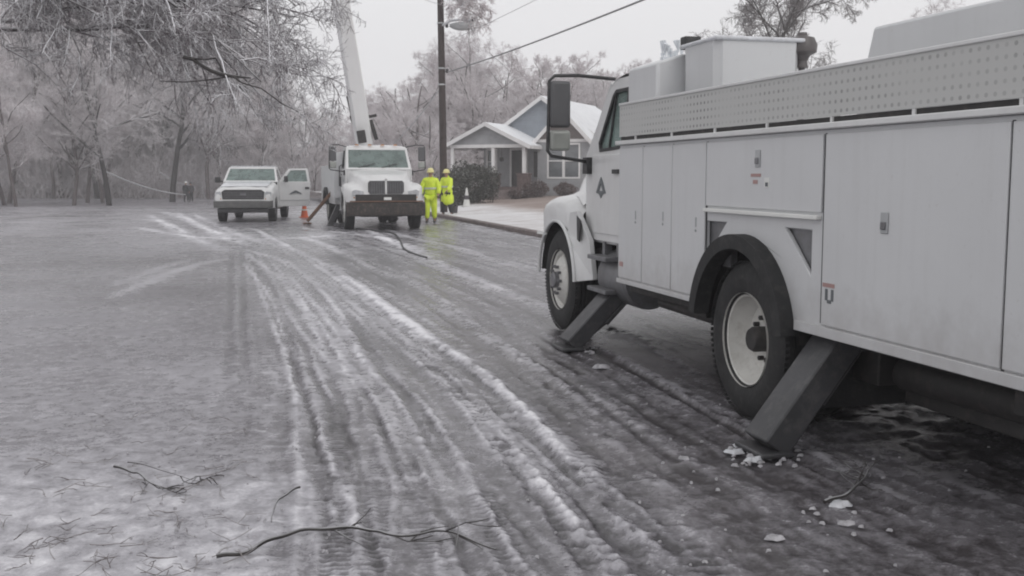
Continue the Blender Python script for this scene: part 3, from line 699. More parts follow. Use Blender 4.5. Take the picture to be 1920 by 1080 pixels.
wire((PX - .1, PY, 9.1), at(640, -160, 24), .3, .010, 'wirepale', 'second thin pale wire crossing the street, above its neighbour')
wire((PX - .05, PY, 5.25), at(738, 270, 64), .15, .03, 'wirepale', 'pale iced service line sloping down from the pole behind the boom truck')
wire(at(200, 322, 74), at(347, 365, 88), .3, .045, 'wirepale', 'pale downed line slanting to the ground by the two distant walkers')
wire(at(298, 322, 96), at(366, 352, 100), .2, .04, 'wirepale', 'short pale line sagging behind the two distant walkers')
cbl = MB(); pts = [gnd(*p) for p in ((668, 431), (700, 434), (736, 439), (750, 452), (757, 468), (775, 478), (800, 486))]
cbl.tube([(x, y, .03) for x, y in catmull(pts, 4)], .022, 6); tag(cbl.build('cable', M['hose']), 'black cable lying on the icy road in front of the boom truck', 'cable')
# ================================================================== VEHICLE PARTS
def arc(cy, cz, r, a0, a1, n=24):
    return [(cy + r * math.cos(a0 + (a1 - a0) * i / n), cz + r * math.sin(a0 + (a1 - a0) * i / n)) for i in range(n + 1)]
def wheel(par, x, y, side, dual=False, R0=.525, front=False, steer=0, rimr=.30, wd=.14, rimmat='rim'):
    """tyre > rim, lug nuts; x is the outer face"""
    e = empty('wheel', (x, y, R0)); e.parent = par; e.rotation_euler = (0, 0, steer)
    k = R0 / .525
    def S(p): return [(r, h * side) for r, h in p]
    def tyre(dx):
        m = MB(); w2 = wd * 2
        pr = [(rimr, -.015), (rimr + .03, 0), (.41 * k, .008), (.475 * k, -.005), (.512 * k, -.03)]
        ng = 4; z0, z1 = -.035, -w2 + .035
        for i in range(ng + 1):
            a = z0 + (z1 - z0) * i / (ng + 1); b = z0 + (z1 - z0) * (i + 1) / (ng + 1)
            pr += [(.523 * k, a - .006), (.525 * k, b + .010)]
            if i < ng: pr += [(.508 * k, b + .008), (.508 * k, b - .004)]
        pr += [(.512 * k, -w2 + .03), (.475 * k, -w2 + .005), (.41 * k, -w2 - .008), (rimr + .03, -w2), (rimr, -w2 + .015)]
        return m.lathe(S([(r, h + dx) for r, h in pr]), (0, 0, 0), 'x', 56, True)
    t = tyre(0)
    # tread blocks
    for q in range(84):
        a = 2 * math.pi * q / 84; ca, sa = math.cos(a), math.sin(a)
        for h in (-.02, -wd * 2 + .02): t.bar((side * (h - .012), (.519 * k) * ca, (.519 * k) * sa), (side * (h + .012), (.519 * k) * ca, (.519 * k) * sa), .024, .006, (0, ca, sa))
    t.build('tyre', M['rubber'], e)
    if dual: tyre(-.33).build('tyre', M['rubber'], e)
    r = MB()
    if dual: pr = [(rimr + .012, .004), (rimr + .012, -.018), (rimr - .012, -.03), (rimr - .025, -.10), (rimr - .06, -.15), (rimr - .07, -.165), (.15, -.178), (.135, -.165), (.12, -.165), (.0, -.165)]
    elif front: pr = [(rimr + .012, .004), (rimr + .012, -.018), (rimr - .02, -.03), (rimr - .035, -.06), (.22, -.02), (.17, .012), (.14, .02), (.12, .02), (0, .02)]
    else: pr = [(rimr + .01, .003), (rimr + .01, -.02), (rimr - .03, -.04), (rimr - .05, -.05), (.12, -.01), (.07, 0), (0, 0)]
    rm = r.lathe(S(pr), (0, 0, 0), 'x', 48).build('rim', M[rimmat], e, ang=40)
    hh = MB(); zc = -.165 if dual else .02
    if dual or front:
        hx = .12 if dual else .055
        hh.lathe(S([(.085, zc), (.085, zc + hx * .8), (.07, zc + hx), (0, zc + hx)]), (0, 0, 0), 'x', 20)
        for q in range(10):
            a = 2 * math.pi * q / 10; hh.lathe(S([(.017, zc), (.017, zc + .035), (0, zc + .04)]), (0, .1425 * math.cos(a), .1425 * math.sin(a)), 'x', 6)
        for q in range(5 if dual else 0):
            a = 2 * math.pi * (q + .5) / 5
        hh.build('hub', M['chassis'] if dual else M['steel'], e)
        ho = MB()
        for q in range(8):
            a = 2 * math.pi * (q + .5) / 8; ho.lathe(S([(.027, zc - (.010 if dual else .0)), (0, zc - (.008 if dual else -.003))]), (0, .2 * math.cos(a), .2 * math.sin(a)), 'x', 12)
        if dual: ho.build('hand_holes', M['chassis'], e)
    else: hh.lathe(S([(.05, 0), (.05, .03), (0, .035)]), (0, 0, 0), 'x', 16).build('hub', M['steel'], e)
    return e

def cabx(z): return 1.03 - max(0, z - 1.75) * .12
def medium_cab(root, yf, dirty=False, emblem=True):
    yb = yf - 1.78
    outl = [(yb, .98), (yf - .62, .98), (yf - .52, 1.1), (yf - .50, 1.80), (yf - .98, 2.44), (yf - 1.1, 2.5), (yb + .08, 2.5), (yb, 2.42)]
    hole = [(yb + .30, 1.86), (yf - .90, 1.84), (yf - .86, 1.90), (yf - 1.10, 2.34), (yf - 1.16, 2.38), (yb + .30, 2.38)]
    cab = MB()
    for sd in (-1, 1): cab.slab([outl, hole], lambda u, v, t, sd=sd: (sd * (cabx(v) - t), u, v), 0, .05)
    # roof, back wall, floor, firewall
    secs = []
    for u in np.linspace(0, 1, 9):
        y = yb + (yf - .98 - yb) * u; zt = 2.50 + .07 * math.sin(math.pi * min(1, u * .9 + .1)) - (.04 if u == 1 else 0)
        secs.append([(x, y, zt - .05 * (abs(x) / .95) ** 3) for x in np.linspace(-.95, .95, 11)] + [(x, y, 2.44) for x in np.linspace(.95, -.95, 3)])
    cab.loft(secs)
    cab.slab([[(-1.0, .98), (1.0, .98), (.94, 2.46), (-.94, 2.46)], [(-.55, 1.9), (.55, 1.9), (.52, 2.25), (-.52, 2.25)]], lambda u, v, t: (u, yb - .002 + t, v), 0, .04)
    cab.box(-1.0, 1.0, yb + .05, yf - .54, .96, 1.0)
    cab.box(-.97, .97, yf - .6, yf - .505, 1.0, 1.79)
    # windscreen frame
    def ws(u, v, t): f = (v - 1.78) / .66; return (u * (1 - .07 * f), yf - .50 - .48 * f + t * .8, v + t * .6)
    cab.slab([[(-1.0, 1.78), (1.0, 1.78), (1.02, 2.46), (-1.02, 2.46)], [(-.93, 1.84), (.93, 1.84), (.94, 2.39), (-.94, 2.39)]], ws, 0, .035)
    cabo = cab.build('cab', M['white'], root, .012)
    MB().slab([[(-.95, 1.82), (.95, 1.82), (.96, 2.41), (-.96, 2.41)]], ws, .008, .018).build('windscreen', M['glass'], cabo)
    MB().slab([[(-.05, 1.8), (.05, 1.8), (.05, 1.81), (-.05, 1.81)]], ws, .02, .03)
    wp = MB()
    for sx in (-.1, .62): wp.bar(ws(sx, 1.83, .05), ws(sx - .5, 1.95, .05), .02, .02)
    wp.build('wiper', M['black'], cabo)
    for sd in (-1, 1):
        g_ = MB().slab([[(p[0], p[1]) for p in hole]], lambda u, v, t, sd=sd: (sd * (cabx(v) - t), u, v), .02, .028).build('side_window', M['glass'], cabo)
        fr = MB()
        hp = hole + [hole[0]]
        for a, b_ in zip(hp[:-1], hp[1:]): fr.bar((sd * (cabx(a[1]) - .01), a[0], a[1]), (sd * (cabx(b_[1]) - .01), b_[0], b_[1]), .035, .03)
        fr.bar((sd * (cabx(1.85) - .01), yf - 1.12, 1.85), (sd * (cabx(2.36) - .01), yf - 1.14, 2.36), .02, .02)
        fr.build('window_seal', M['black'], cabo)
        d = MB().slab([[(yb + .24, 1.06), (yf - .78, 1.06), (yf - .72, 1.2), (yf - .72, 1.80), (yb + .24, 1.80)]], lambda u, v, t, sd=sd: (sd * (cabx(v) + t), u, v), .001, .014).build('door', M['white'], root, .006)
        MB().box(sd * 1.05 - .012, sd * 1.05 + .012, yb + .3, yb + .45, 1.62, 1.66).build('handle', M['black'], d)
        if emblem:
            em = MB(); cy = yf - 1.0; cz = 1.48
            em.slab([[(cy - .13, cz - .04), (cy - .05, cz - .05), (cy, cz - .09), (cy + .05, cz - .05), (cy + .13, cz - .04), (cy + .05, cz + .06), (cy, cz + .11), (cy - .05, cz + .06)], [(cy - .05, cz - .02), (cy + .05, cz - .02), (cy, cz + .05)]], lambda u, v, t, sd=sd: (sd * (cabx(v) + t), u, v), .012, .019)
            em.build('emblem', M['decal'], d)
        st = MB()
        for z in (.52, .82): st.box(sd * 1.08 - .08, sd * 1.08 + .06, yf - 1.45, yf - .95, z, z + .04)
        st.box(sd * .98 - .04, sd * .98 + .04, yf - 1.42, yf - 1.36, .5, .98); st.box(sd * .98 - .04, sd * .98 + .04, yf - 1.04, yf - .98, .5, .98)
        st.build('step', M['steel'], root, .006)
        mr = empty('mirror', (0, 0, 0)); mr.parent = root
        hd = MB(); ym = yf - .72; xm = sd * 1.37
        hd.box(xm - .10, xm + .10, ym - .05, ym + .05, 2.06, 2.50); hd.build('mirror_housing', M['mirror'], mr, .03, seg=3)
        h2_ = MB(); h2_.box(xm - .10, xm + .10, ym - .05, ym + .05, 1.84, 2.035); h2_.build('convex_mirror', M['mirrorface'], mr, .03, seg=3)
        am = MB(); am.tube([(sd * .93, yf - 1.05, 2.50), (sd * 1.2, ym - .03, 2.555), (sd * 1.42, ym, 2.55), (sd * 1.475, ym, 2.50), (sd * 1.48, ym, 2.2), (sd * 1.49, ym, 1.84), (sd * 1.45, ym, 1.79), (sd * 1.15, ym + .05, 1.75), (sd * 1.0, yf - .6, 1.73)], .017, 8)
        am.box(sd * 1.03 - .05, sd * 1.03 + .04, yf - .70, yf - .56, 1.62, 1.78)
        am.build('mirror_arm', M['black'], mr)
        gh = MB(); gh.tube([(sd * 1.0, yb + .1, 1.95), (sd * 1.08, yb + .1, 1.9), (sd * 1.08, yb + .1, 1.3), (sd * 1.0, yb + .1, 1.25)], .016, 8)
        gh.box(sd * 1.06 - .035, sd * 1.06 + .035, yb + .02, yb + .16, 1.28, 1.58)
        gh.build('grab_handle', M['black'], root)
    # interior
    it = MB(); it.box(-.9, .9, yf - .95, yf - .62, 1.45, 1.78); it.box(-.85, -.25, yb + .15, yb + .65, 1.0, 1.4); it.box(.1, .85, yb + .15, yb + .65, 1.0, 1.4)
    it.box(-.8, -.3, yb + .12, yb + .24, 1.4, 2.1); it.box(.15, .8, yb + .12, yb + .24, 1.4, 2.05)
    it.lathe([(.2, -.015), (.22, 0), (.2, .015)], (-.5, yf - 1.12, 1.72), 'y', 20, True)
    it.build('interior', M['interior'], cabo)
    # hood and fenders in one moulding
    def I(x, ps): return float(np.interp(x, [p[0] for p in ps], [p[1] for p in ps]))
    secs = []; R0 = .61
    ys = np.concatenate([np.linspace(-.5, .84, 48), np.linspace(.86, .98, 8)])
    for dy in ys:
        u = (dy + .5) / 1.48; y = yf + dy
        zt = I(u, [(0, 1.80), (.3, 1.74), (.65, 1.64), (.88, 1.54), (.96, 1.47), (1, 1.38)])
        hw = I(u, [(0, .93), (.5, .80), (.9, .64), (1, .56)])
        fo = I(u, [(0, 1.06), (.12, 1.15), (.3, 1.185), (.62, 1.18), (.76, 1.11), (.9, 1.0), (1, .86)])
        fz = I(u, [(0, 1.30), (.2, 1.38), (.45, 1.40), (.7, 1.34), (.88, 1.24), (.96, 1.15), (1, 1.06)])
        zb = .53 + math.sqrt(max(0, R0 ** 2 - dy ** 2)) if abs(dy) < R0 else .53
        zb = max(zb, I(u, [(0, .62), (.7, .62), (.85, .80), (1, .88)])); zb = min(zb, fz - .16)
        half = [(fo - .05, zb), (fo, zb + .01), (fo + .004, fz - .14), (fo - .02, fz - .07), (fo - .08, fz - .02), (fo - .2, fz), (hw + .12, fz + .01), (hw + .04, fz + .05), (hw, (fz + zt) / 2 + .02), (hw - .03, zt - .08), (hw - .10, zt - .03), (hw * .5, zt - .005), (0, zt)]
        secs.append([(-x, y, z) for x, z in half] + [(x, y, z) for x, z in half[-2::-1]])
    hood = MB().loft(secs, False, False)
    m0 = len(secs[0]); last = len(hood.v) - m0
    hood.f.append(tuple(last + j for j in range(m0)))
    ho = hood.build('hood', M['white'], root, 0, ang=50)
    fl = MB()
    for sd in (-1, 1):
        ring = arc(yf, .53, R0 + .0, .05, math.pi - .05, 26)
        pts = [(sd * 1.175, y, z) for y, z in ring]; MB().tube(pts, .018, 8).build('fender_lip', M['white'], ho)
    for sd in (-1, 1):
        lin = MB(); A = arc(yf, .53, R0 - .012, .1, math.pi - .1, 20)
        for (a, b_), (c, d) in zip(A[:-1], A[1:]): lin.add([(sd * 1.15, a, b_), (sd * .75, a, b_), (sd * .75, c, d), (sd * 1.15, c, d)], [(0, 1, 2, 3)])
        lin.add([(sd * .76, yf - .6, .6), (sd * .76, yf + .6, .6), (sd * .76, yf + .5, 1.1), (sd * .76, yf - .5, 1.1)], [(0, 1, 2, 3)])
        lin.build('wheel_liner', M['chassis'], root)
        sk = MB().slab([[(yf - .60, .56)] + arc(yf, .53, .61, math.pi - .06, math.pi - .95, 10) + [(yf - .44, 1.24), (yf - .62, 1.26), (yf - .80, .98), (yf - .86, .60)]], lambda u, v, t, sd=sd: (sd * (1.168 - t - .10 * max(0, (yf - .6 - u) / .26)), u, v), 0, .05)
        sk.build('fender_skirt', M['white'], root, .01)
        MB().slab([[(yf - .72, 1.16), (yf - .60, 1.22), (yf - .62, .98), (yf - .68, .96)]], lambda u, v, t, sd=sd: (sd * (1.14 + t), u, v), 0, .012).build('vent', M['black'], root)
        hl = MB(); hl.slab([[(.66, 1.0), (.98, 1.03), (1.0, 1.15), (.9, 1.2), (.66, 1.15)]], lambda u, v, t, sd=sd: (sd * u, yf + .985 + t - .12 * max(0, u - .8) * 2, v), -.06, .012); hl.build('headlight', M['lampglass'], root, .01)
        MB().slab([[(.86, .94), (.95, .95), (.95, .99), (.86, .98)]], lambda u, v, t, sd=sd: (sd * u, yf + .955 + t - .9 * (u - .86), v), -.05, .02).build('turn_signal', M['amber'], root, .006)
        MB().bar((sd * 1.17, yf + .36, .99), (sd * 1.20, yf + .58, .99), .02, .03).build('marker_strip', M['decalwhite'], root)
    # grille: two nostrils of bars
    gr = MB()
    for sx in (-1, 1):
        for i in range(9):
            z = 1.09 + .34 * i / 8; gr.box(sx * .04, sx * .50, yf + .99, yf + 1.015, z - .008, z + .008)
        for j in range(7): x = sx * (.06 + .43 * j / 6); gr.box(x - .005, x + .005, yf + .985, yf + 1.008, 1.08, 1.44)
    gb = MB()
    for sx in (-1, 1): gb.slab([[(sx * .03, 1.07), (sx * .47, 1.07), (sx * .53, 1.14), (sx * .53, 1.40), (sx * .48, 1.46), (sx * .03, 1.46)]], lambda u, v, t: (u, yf + .98 + t, v), 0, .008)
    gbo = gb.build('grille', M['black'], root); gr.build('grille_bars', M['steel'], gbo)
    MB().lathe([(.0, .02), (.035, .015), (.04, 0)], (0, yf + .99, 1.50), 'y', 14).build('badge', M['chrome'], root)
    bp = MB(); secs = []
    for x in np.linspace(-1.17, 1.17, 17) * (1 if dirty else .83):
        y = yf + (1.20 - .22 * (abs(x) / 1.17) ** 4 if dirty else 1.06 - .30 * (abs(x) / 1.17) ** 3); z0, z1 = .42, .84
        secs.append([(x, y - .12, z0), (x, y, z0 + .03), (x, y + .012, (z0 + z1) / 2), (x, y, z1 - .03), (x, y - .12, z1)])
    bp.loft(secs, False, False)
    bpo = bp.build('bumper', M['brownsteel'] if dirty else M['black'], root, ang=50)
    MB().box(-1.08 if dirty else -.8, 1.08 if dirty else .8, yf + (1.03 if dirty else .93), yf + (1.15 if dirty else .99), .842, .875).build('bumper_top', M['rust'] if dirty else M['steel'], bpo)
    if dirty:
        MB().box(-.12, .10, yf + 1.205, yf + 1.215, .90, .98).build('tag_plate', M['decalwhite'], root)
        dd = MB(); dd.box(-.9, .9, yf + .8, yf + 1.0, .55, 1.06); dd.build('radiator_shroud', M['chassis'], root)
        tw = MB(); tw.tube([(-.3, yf + 1.2, .40), (-.3, yf + 1.26, .36), (-.3, yf + 1.2, .32)], .02, 6); tw.build('tow_hook', M['steel'], root)
    # underneath
    un = MB(); un.box(-.43, -.35, yf - 7, yf + 1.0, .62, .88); un.box(.35, .43, yf - 7, yf + 1.0, .62, .88)
    un.tube([(-1.0, yf, .5), (-.6, yf, .42), (.6, yf, .42), (1.0, yf, .5)], .06, 10)
    un.box(-.4, .4, yf - .4, yf + .5, .6, 1.1)
    for sd in (-1, 1): un.box(sd * .6 - .12, sd * .6 + .12, yf - .6, yf + .6, .55, .62); un.tube([(sd * .6, yf - .3, .6), (sd * .7, yf - .25, 1.1)], .04, 8)
    un.build('chassis', M['chassis'], root)
    tk = MB()
    tk.lathe([(0, -.36), (.24, -.36), (.26, -.33), (.26, .33), (.24, .36), (0, .36)], (-.82, yf - 1.35, .66), 'y', 24); tk.build('fuel_tank', M['steel'], root)
    eq = MB(); eq.box(.55, 1.0, yf - 1.6, yf - 1.0, .45, .9); eq.box(-.98, -.66, yf - .95, yf - .70, .62, .9); eq.tube([(-.7, yf - .7, .72), (-.95, yf - .75, .62), (-.98, yf - 1.1, .58), (-.8, yf - 1.7, .62)], .045, 8)
    eq.build('battery_box', M['chassis'], root, .01)
    for sd in (-1, 1): wheel(root, sd * 1.14, yf, sd, front=True, steer=0)
    cl = MB()
    for x in (-.6, -.2, .2, .6): cl.slab([[(x - .06, 2.545), (x + .06, 2.545), (x + .04, 2.58), (x - .04, 2.58)]], lambda u, v, t: (u, yf - 1.1 + t, v), 0, .08)
    cl.build('roof_marker_lamp', M['amber'], cabo)

def perf_mat():
    m, t, b = nodes('perforated_panel'); tc = t.nodes.new('ShaderNodeTexCoord'); sp = t.nodes.new('ShaderNodeSeparateXYZ'); L(t, tc.outputs['Object'], sp.inputs[0])
    def cell(s_, p, o=0.):
        f = math_(t, 'FRACT', math_(t, 'ADD', math_(t, 'DIVIDE', s_, p), o)); return math_(t, 'ABSOLUTE', math_(t, 'SUBTRACT', f, .5))
    a = cell(sp.outputs['Y'], .058); c = cell(math_(t, 'SUBTRACT', sp.outputs['Z'], 1.932), .052)
    d = math_(t, 'ADD', math_(t, 'MULTIPLY', a, a), math_(t, 'MULTIPLY', c, c)); hole = ramp(t, d, [(.035, 1.), (.05, 0.)])
    n = noise(t, coord(t, (1, 1, 1)), 1.8, 3); vis = ramp(t, n, [(.40, .12), (.66, .85)])
    k = math_(t, 'MULTIPLY', hole, vis)
    L(t, mixc(t, k, (.50, .50, .49), (.16, .16, .16)), b.inputs['Base Color']); b.inputs['Roughness'].default_value = .5; return m
M['perf'] = perf_mat()
def side_xyz(x): return lambda u, v, t: (x + t, u, v)

def rear_body(root, yr, y0, y1, detail=True, ztop=1.86, zbot=.68, face=-1):
    """utility body between y0 (rear) and y1 (front); wheel arch round yr"""
    cy, cz, Ra = yr + .02, .55, .66
    a0 = math.asin((zbot - cz) / Ra)
    lower = [(y1, zbot), (y1, ztop), (y0, ztop), (y0, zbot)] + arc(cy, cz, Ra, math.pi - a0, a0, 26)
    t1 = [(yr + .60, 1.285), (yr + .30, 1.285), (yr + .60, 1.02)]; t2 = [(yr - .50, 1.285), (yr - .80, 1.285), (yr - .80, 1.02)]
    bd = MB()
    bd.slab([lower, t1, t2], side_xyz(-1.2), 0, .03)
    bd.slab([lower], side_xyz(1.17), 0, .03)
    bd.box(-1.165, 1.165, y0 + .002, y1 - .002, 1.34, ztop - .004)
    bd.box(-1.165, -.62, yr + .72, y1 - .002, zbot + .002, 1.338); bd.box(.62, 1.165, yr + .72, y1 - .002, zbot + .002, 1.338)
    bd.box(-1.165, -.62, y0 + .002, yr - .66, zbot + .002, 1.338); bd.box(.62, 1.165, y0 + .002, yr - .66, zbot + .002, 1.338)
    b = bd.build('utility_body', M['body'], root, .008)
    pk = MB()
    for tt in (t1, t2): pk.box(-1.168, -1.12, min(p[0] for p in tt) - .02, max(p[0] for p in tt) + .02, .98, 1.3)
    pk.box(-1.165, 1.165, yr - .66, yr + .72, 1.28, 1.338)
    pk.build('recess', M['steel'], b)
    lin = MB()
    for sd in (-1, 1):
        A = arc(cy, cz, Ra - .014, .05, math.pi - .05, 24)
        for (a, b_), (c, d) in zip(A[:-1], A[1:]): lin.add([(sd * 1.16, a, b_), (sd * .5, a, b_), (sd * .5, c, d), (sd * 1.16, c, d)], [(0, 1, 2, 3)])
        lin.add([(sd * .5, cy - Ra, .5), (sd * .5, cy + Ra, .5), (sd * .5, cy + Ra, 1.25), (sd * .5, cy - Ra, 1.25)], [(0, 1, 2, 3)])
    lin.build('wheel_liner', M['chassis'], b)
    for sd in (-1, 1):
        ring = arc(cy, cz, Ra + .012, math.pi - a0 * .7, a0 * .7, 30) + arc(cy, cz, Ra - .085, a0 * .7, math.pi - a0 * .7, 30)
        fa = MB().slab([ring], side_xyz(sd * 1.235 - .06), .0, .12); fa.build('fender_flare', M['rubber'], root, .015)
    if not detail: return b
    def door(a, c, z0, z1, latch, vent=None):
        d = MB().box(-1.214, -1.2005, a, c, z0, z1).build('compartment_door', M['body'], root, .004)
        if latch == 'pad':
            l_ = MB(); l_.box(-1.222, -1.214, vent[0] - .032, vent[0] + .032, vent[1] - .055, vent[1] + .055); l_.build('latch', M['lampgrey'], d, .004)
            MB().box(-1.232, -1.222, vent[0] - .02, vent[0] + .02, vent[1] - .035, vent[1] + .005).build('latch_lever', M['steel'], d, .004)
        elif latch == 'key':
            l_ = MB(); l_.box(-1.219, -1.214, vent[0] - .007, vent[0] + .007, vent[1] - .035, vent[1] + .035); l_.lathe([(0, -.008), (.009, -.008), (.009, 0)], (-1.214, vent[0], vent[1] - .06), 'x', 8); l_.build('latch', M['lampgrey'], d)
        return d
    door(1.85, 2.375, .735, 1.835, 'key', (1.98, 1.28)); door(1.26, 1.838, .735, 1.835, 'key', (1.41, 1.29)); door(.67, 1.248, .735, 1.835, 'key', (.81, 1.27))
    door(-.855, .655, 1.392, 1.835, 'pad', (-.10, 1.71)); dr = door(-2.35, -.885, .755, 1.835, 'pad', (-1.47, 1.36))
    door(y0 + .05, -2.365, .755, 1.835, 'key', (-2.55, 1.3))
    for gy in (1.844, 1.254, .6625, -.870, -2.3575): MB().box(-1.2035, -1.2005, gy - .009, gy + .009, .735 if gy != .6625 and gy != -.870 else .76, 1.84).build('door_gasket', M['black'], b)
    rl = MB(); rl.box(-1.238, -1.2, -.845, .655, 1.350, 1.376); rl.build('drip_rail', M['decalwhite'], b, .005)
    tr = MB(); tr.box(-1.245, -1.1, y0, y1, 1.862, 1.897); tr.box(1.1, 1.245, y0, y1, 1.862, 1.897); tr.build('top_rail', M['white'], b, .006)
    for sl in (MB().box(-1.222, -1.2, y0, yr - .66, .685, .745), MB().box(-1.222, -1.2, yr + .72, y1, .685, .722)): sl.build('sill', M['body'], b, .004)
    g_ = MB(); g_.box(-1.19, -1.10, y0, y1, 1.8975, 1.93); g_.build('rail_gap', M['chassis'], b)
    br = MB()
    y = y1 - .35
    while y > y0: br.box(-1.2, -1.15, y - .012, y + .012, 1.897, 1.94); y -= .74
    br.build('bracket', M['white'], b)
    pf = MB(); pf.box(-1.205, -1.195, y0, y1, 1.932, 2.195); pf.build('perforated_panel', M['perf'], b)
    pl = MB(); pl.box(-1.215, -1.18, y0, y1, 2.195, 2.215); pl.build('panel_lip', M['white'], b, .004)
    pr = MB(); pr.box(1.18, 1.215, y0, y1, 1.9, 2.21); pr.build('side_board', M['body'], b, .004)
    s1 = MB(); s1.box(-1.217, -1.214, -.14, -.01, 1.595, 1.615); s1.box(-1.217, -1.214, -.10, -.04, 1.55, 1.575); s1.build('warning_label', M['decalred'], root)
    s2 = MB(); s2.box(-1.217, -1.214, -.25, -.19, 1.53, 1.59); s2.build('warning_label', M['decalwhite'], root)
    s3 = MB(); s3.box(-1.219, -1.2165, -.238, -.205, 1.535, 1.56); s3.build('warning_label', M['decal'], root)
    s4 = MB(); s4.box(-1.217, -1.2145, -1.02, -.90, .975, .998); s4.build('warning_label', M['decalred'], dr)
    s5 = MB()
    for yy in (-1.0, -.94): s5.box(-1.217, -1.2145, yy - .012, yy + .012, .90, .965)
    s5.box(-1.217, -1.2145, -.99, -.95, .885, .905); s5.build('warning_label', M['decal'], dr)
    s6 = MB(); s6.box(-1.217, -1.2135, 2.26, 2.34, .83, .87); s6.build('reflector', M['decalred'], root)
    return b

def leg(root, y, x0, z0, x1, wdt, th, foot=True):
    lg = empty('outrigger', (0, 0, 0)); lg.parent = root
    m = MB(); a = Vector((x0, y, z0)); b_ = Vector((x1, y, .05)); m.bar(a, b_, wdt, th, (0, 0, 1)); m.build('leg', M['legsteel'], lg, .012)
    d = (b_ - a).normalized()
    i = MB(); i.bar(a - d * .12, a + d * .14, wdt + .05, th + .05); i.bar(a + d * .17, a + d * .19, wdt + .03, th + .03); i.build('collar', M['legsteel'], lg, .008)
    cyl = MB(); sg = -1 if x1 < x0 else 1; nn = Vector((abs(d.z) * sg, 0, abs(d.x))); cyl.tube([a + d * .1 - nn * (th / 2 + .05), a + d * .55 - nn * (th / 2 + .05)], .035, 10); cyl.tube([a + d * .55 - nn * (th / 2 + .05), a + d * .75 - nn * (th / 2 + .02)], .018, 8); cyl.build('ram', M['steel'], lg)
    w2 = MB(); n_ = Vector((-d.z, 0, d.x)) if x1 < x0 else Vector((d.z, 0, -d.x))
    w2.bar(b_ - d * .02 + Vector((0, 0, .03)), b_ + Vector((0, 0, -.03)), wdt * .8, .1)
    f = MB().box(x1 - .11, x1 + .10, y - .17, y + .17, .008, .04).build('foot_plate', M['legsteel'], lg, .01)
    return lg

# ------------------------------------------------------------------ NEAR SERVICE TRUCK
bx, by = world(1.2, 0)
T1 = empty('service_truck', (bx, by, 0), TH, 'large pale grey utility service truck close to the camera at the right', 'truck')
YF = 4.3
medium_cab(T1, YF)
rear_body(T1, .06, -2.9, 2.4)
for sd in (-1, 1): wheel(T1, sd * 1.2, .06, sd, dual=True)
ax = MB(); ax.tube([(-.8, .06, .525), (.8, .06, .525)], .09, 12); ax.lathe([(0, -.2), (.18, -.1), (.2, 0), (.18, .1), (0, .2)], (0, .06, .525), 'y', 20)
ax.box(-.55, .55, -2.6, -.75, .60, .70); ax.box(-.5, .5, 1.2, 2.2, .56, .7)
for sd in (-1, 1): ax.box(sd * .5 - .05, sd * .5 + .05, -.7, .8, .62, .7)
ax.build('rear_axle', M['chassis'], T1)
un = MB(); un.box(-1.0, 1.0, -2.85, -2.2, .50, .665); un.box(-1.1, 1.1, .75, 2.38, .60, .675); un.box(-.98, .98, -2.2, -.6, .61, .665)
un.tube([(-1.0, 1.9, .56), (-.9, 1.2, .52), (-.8, .9, .55)], .05, 8); un.build('underframe', M['chassis'], T1, .01)
leg(T1, 3.02, -.80, .72, -1.45, .28, .15)
leg(T1, -.80, -.92, .80, -1.50, .27, .17)
leg(T1, 3.02, .80, .72, 1.45, .28, .15); leg(T1, -.80, .92, .80, 1.5, .27, .17)
# snow cap on the front leg
sc_ = MB(); sc_.lathe([(0, .05), (.04, .04), (.06, 0), (.05, -.05), (0, -.06)], (-1.02, 2.93, .66), 'z', 10); sc_.build('ice_cap', M['ice'], T1)
# bulkhead box, bucket, flood lamp, beacon, turret
hb = MB(); hb.slab([[(-1.14, 1.9), (.2, 1.9), (.2, 2.57), (-.92, 2.57), (-1.14, 2.50)]], lambda u, v, t: (u, 1.75 + t, v), 0, .63); hb.build('tool_bin', M['body'], T1, .02)
bk = MB()
secs = []
for z, g_ in ((1.95, -.03), (2.0, 0), (2.52, .02), (2.60, .03)):
    secs.append([(-.60 + x * (1 + g_) * .345, 1.38 + y * (1 + g_) * .3, z) for x, y in ((-1, -.8), (-.85, -1), (.85, -1), (1, -.8), (1, .8), (.85, 1), (-.85, 1), (-1, .8), (-1, -.8))])
bk.loft(secs); bko = bk.build('lift_bucket', M['body'], T1, .01)
sn = MB(); sn.box(-.97, -.23, 1.05, 1.71, 2.60, 2.632); sn.build('snowy_lid', M['ice'], bko, .012)
M['boomwhite'] = mat('boom_gelcoat', (.87, .87, .87), .3, .03, 1.5)
def lc(px, py, off): p = on_off(px, py, off); q = Vector((p.x - bx, p.y - by)); return Vector((q.x * N[0] + q.y * N[1], q.x * U[0] + q.y * U[1], p.z))
p = lc(1295, 80, .32); fl = MB(); fl.box(p.x - .07, p.x + .07, p.y - .05, p.y + .05, p.z - .055, p.z + .045); fl.tube([(p.x, p.y, p.z - .05), (p.x, p.y, 2.5)], .02, 6); fl.build('flood_lamp', M['black'], T1, .01)
p = lc(1262, 96, .30); ic = MB(); rr = random.Random(3)
for i in range(16): x = p.x + rr.uniform(-.09, .09); z = p.z + rr.uniform(-.02, .1); ic.tube([(x, p.y + rr.uniform(-.05, .05), z), (x + rr.uniform(-.02, .02), p.y, z - rr.uniform(.05, .12))], [.018, .004], 6)
ic.box(p.x - .1, p.x + .1, p.y - .03, p.y + .03, p.z - .09, p.z - .05); ic.build('icicles', M['icicle'], T1)
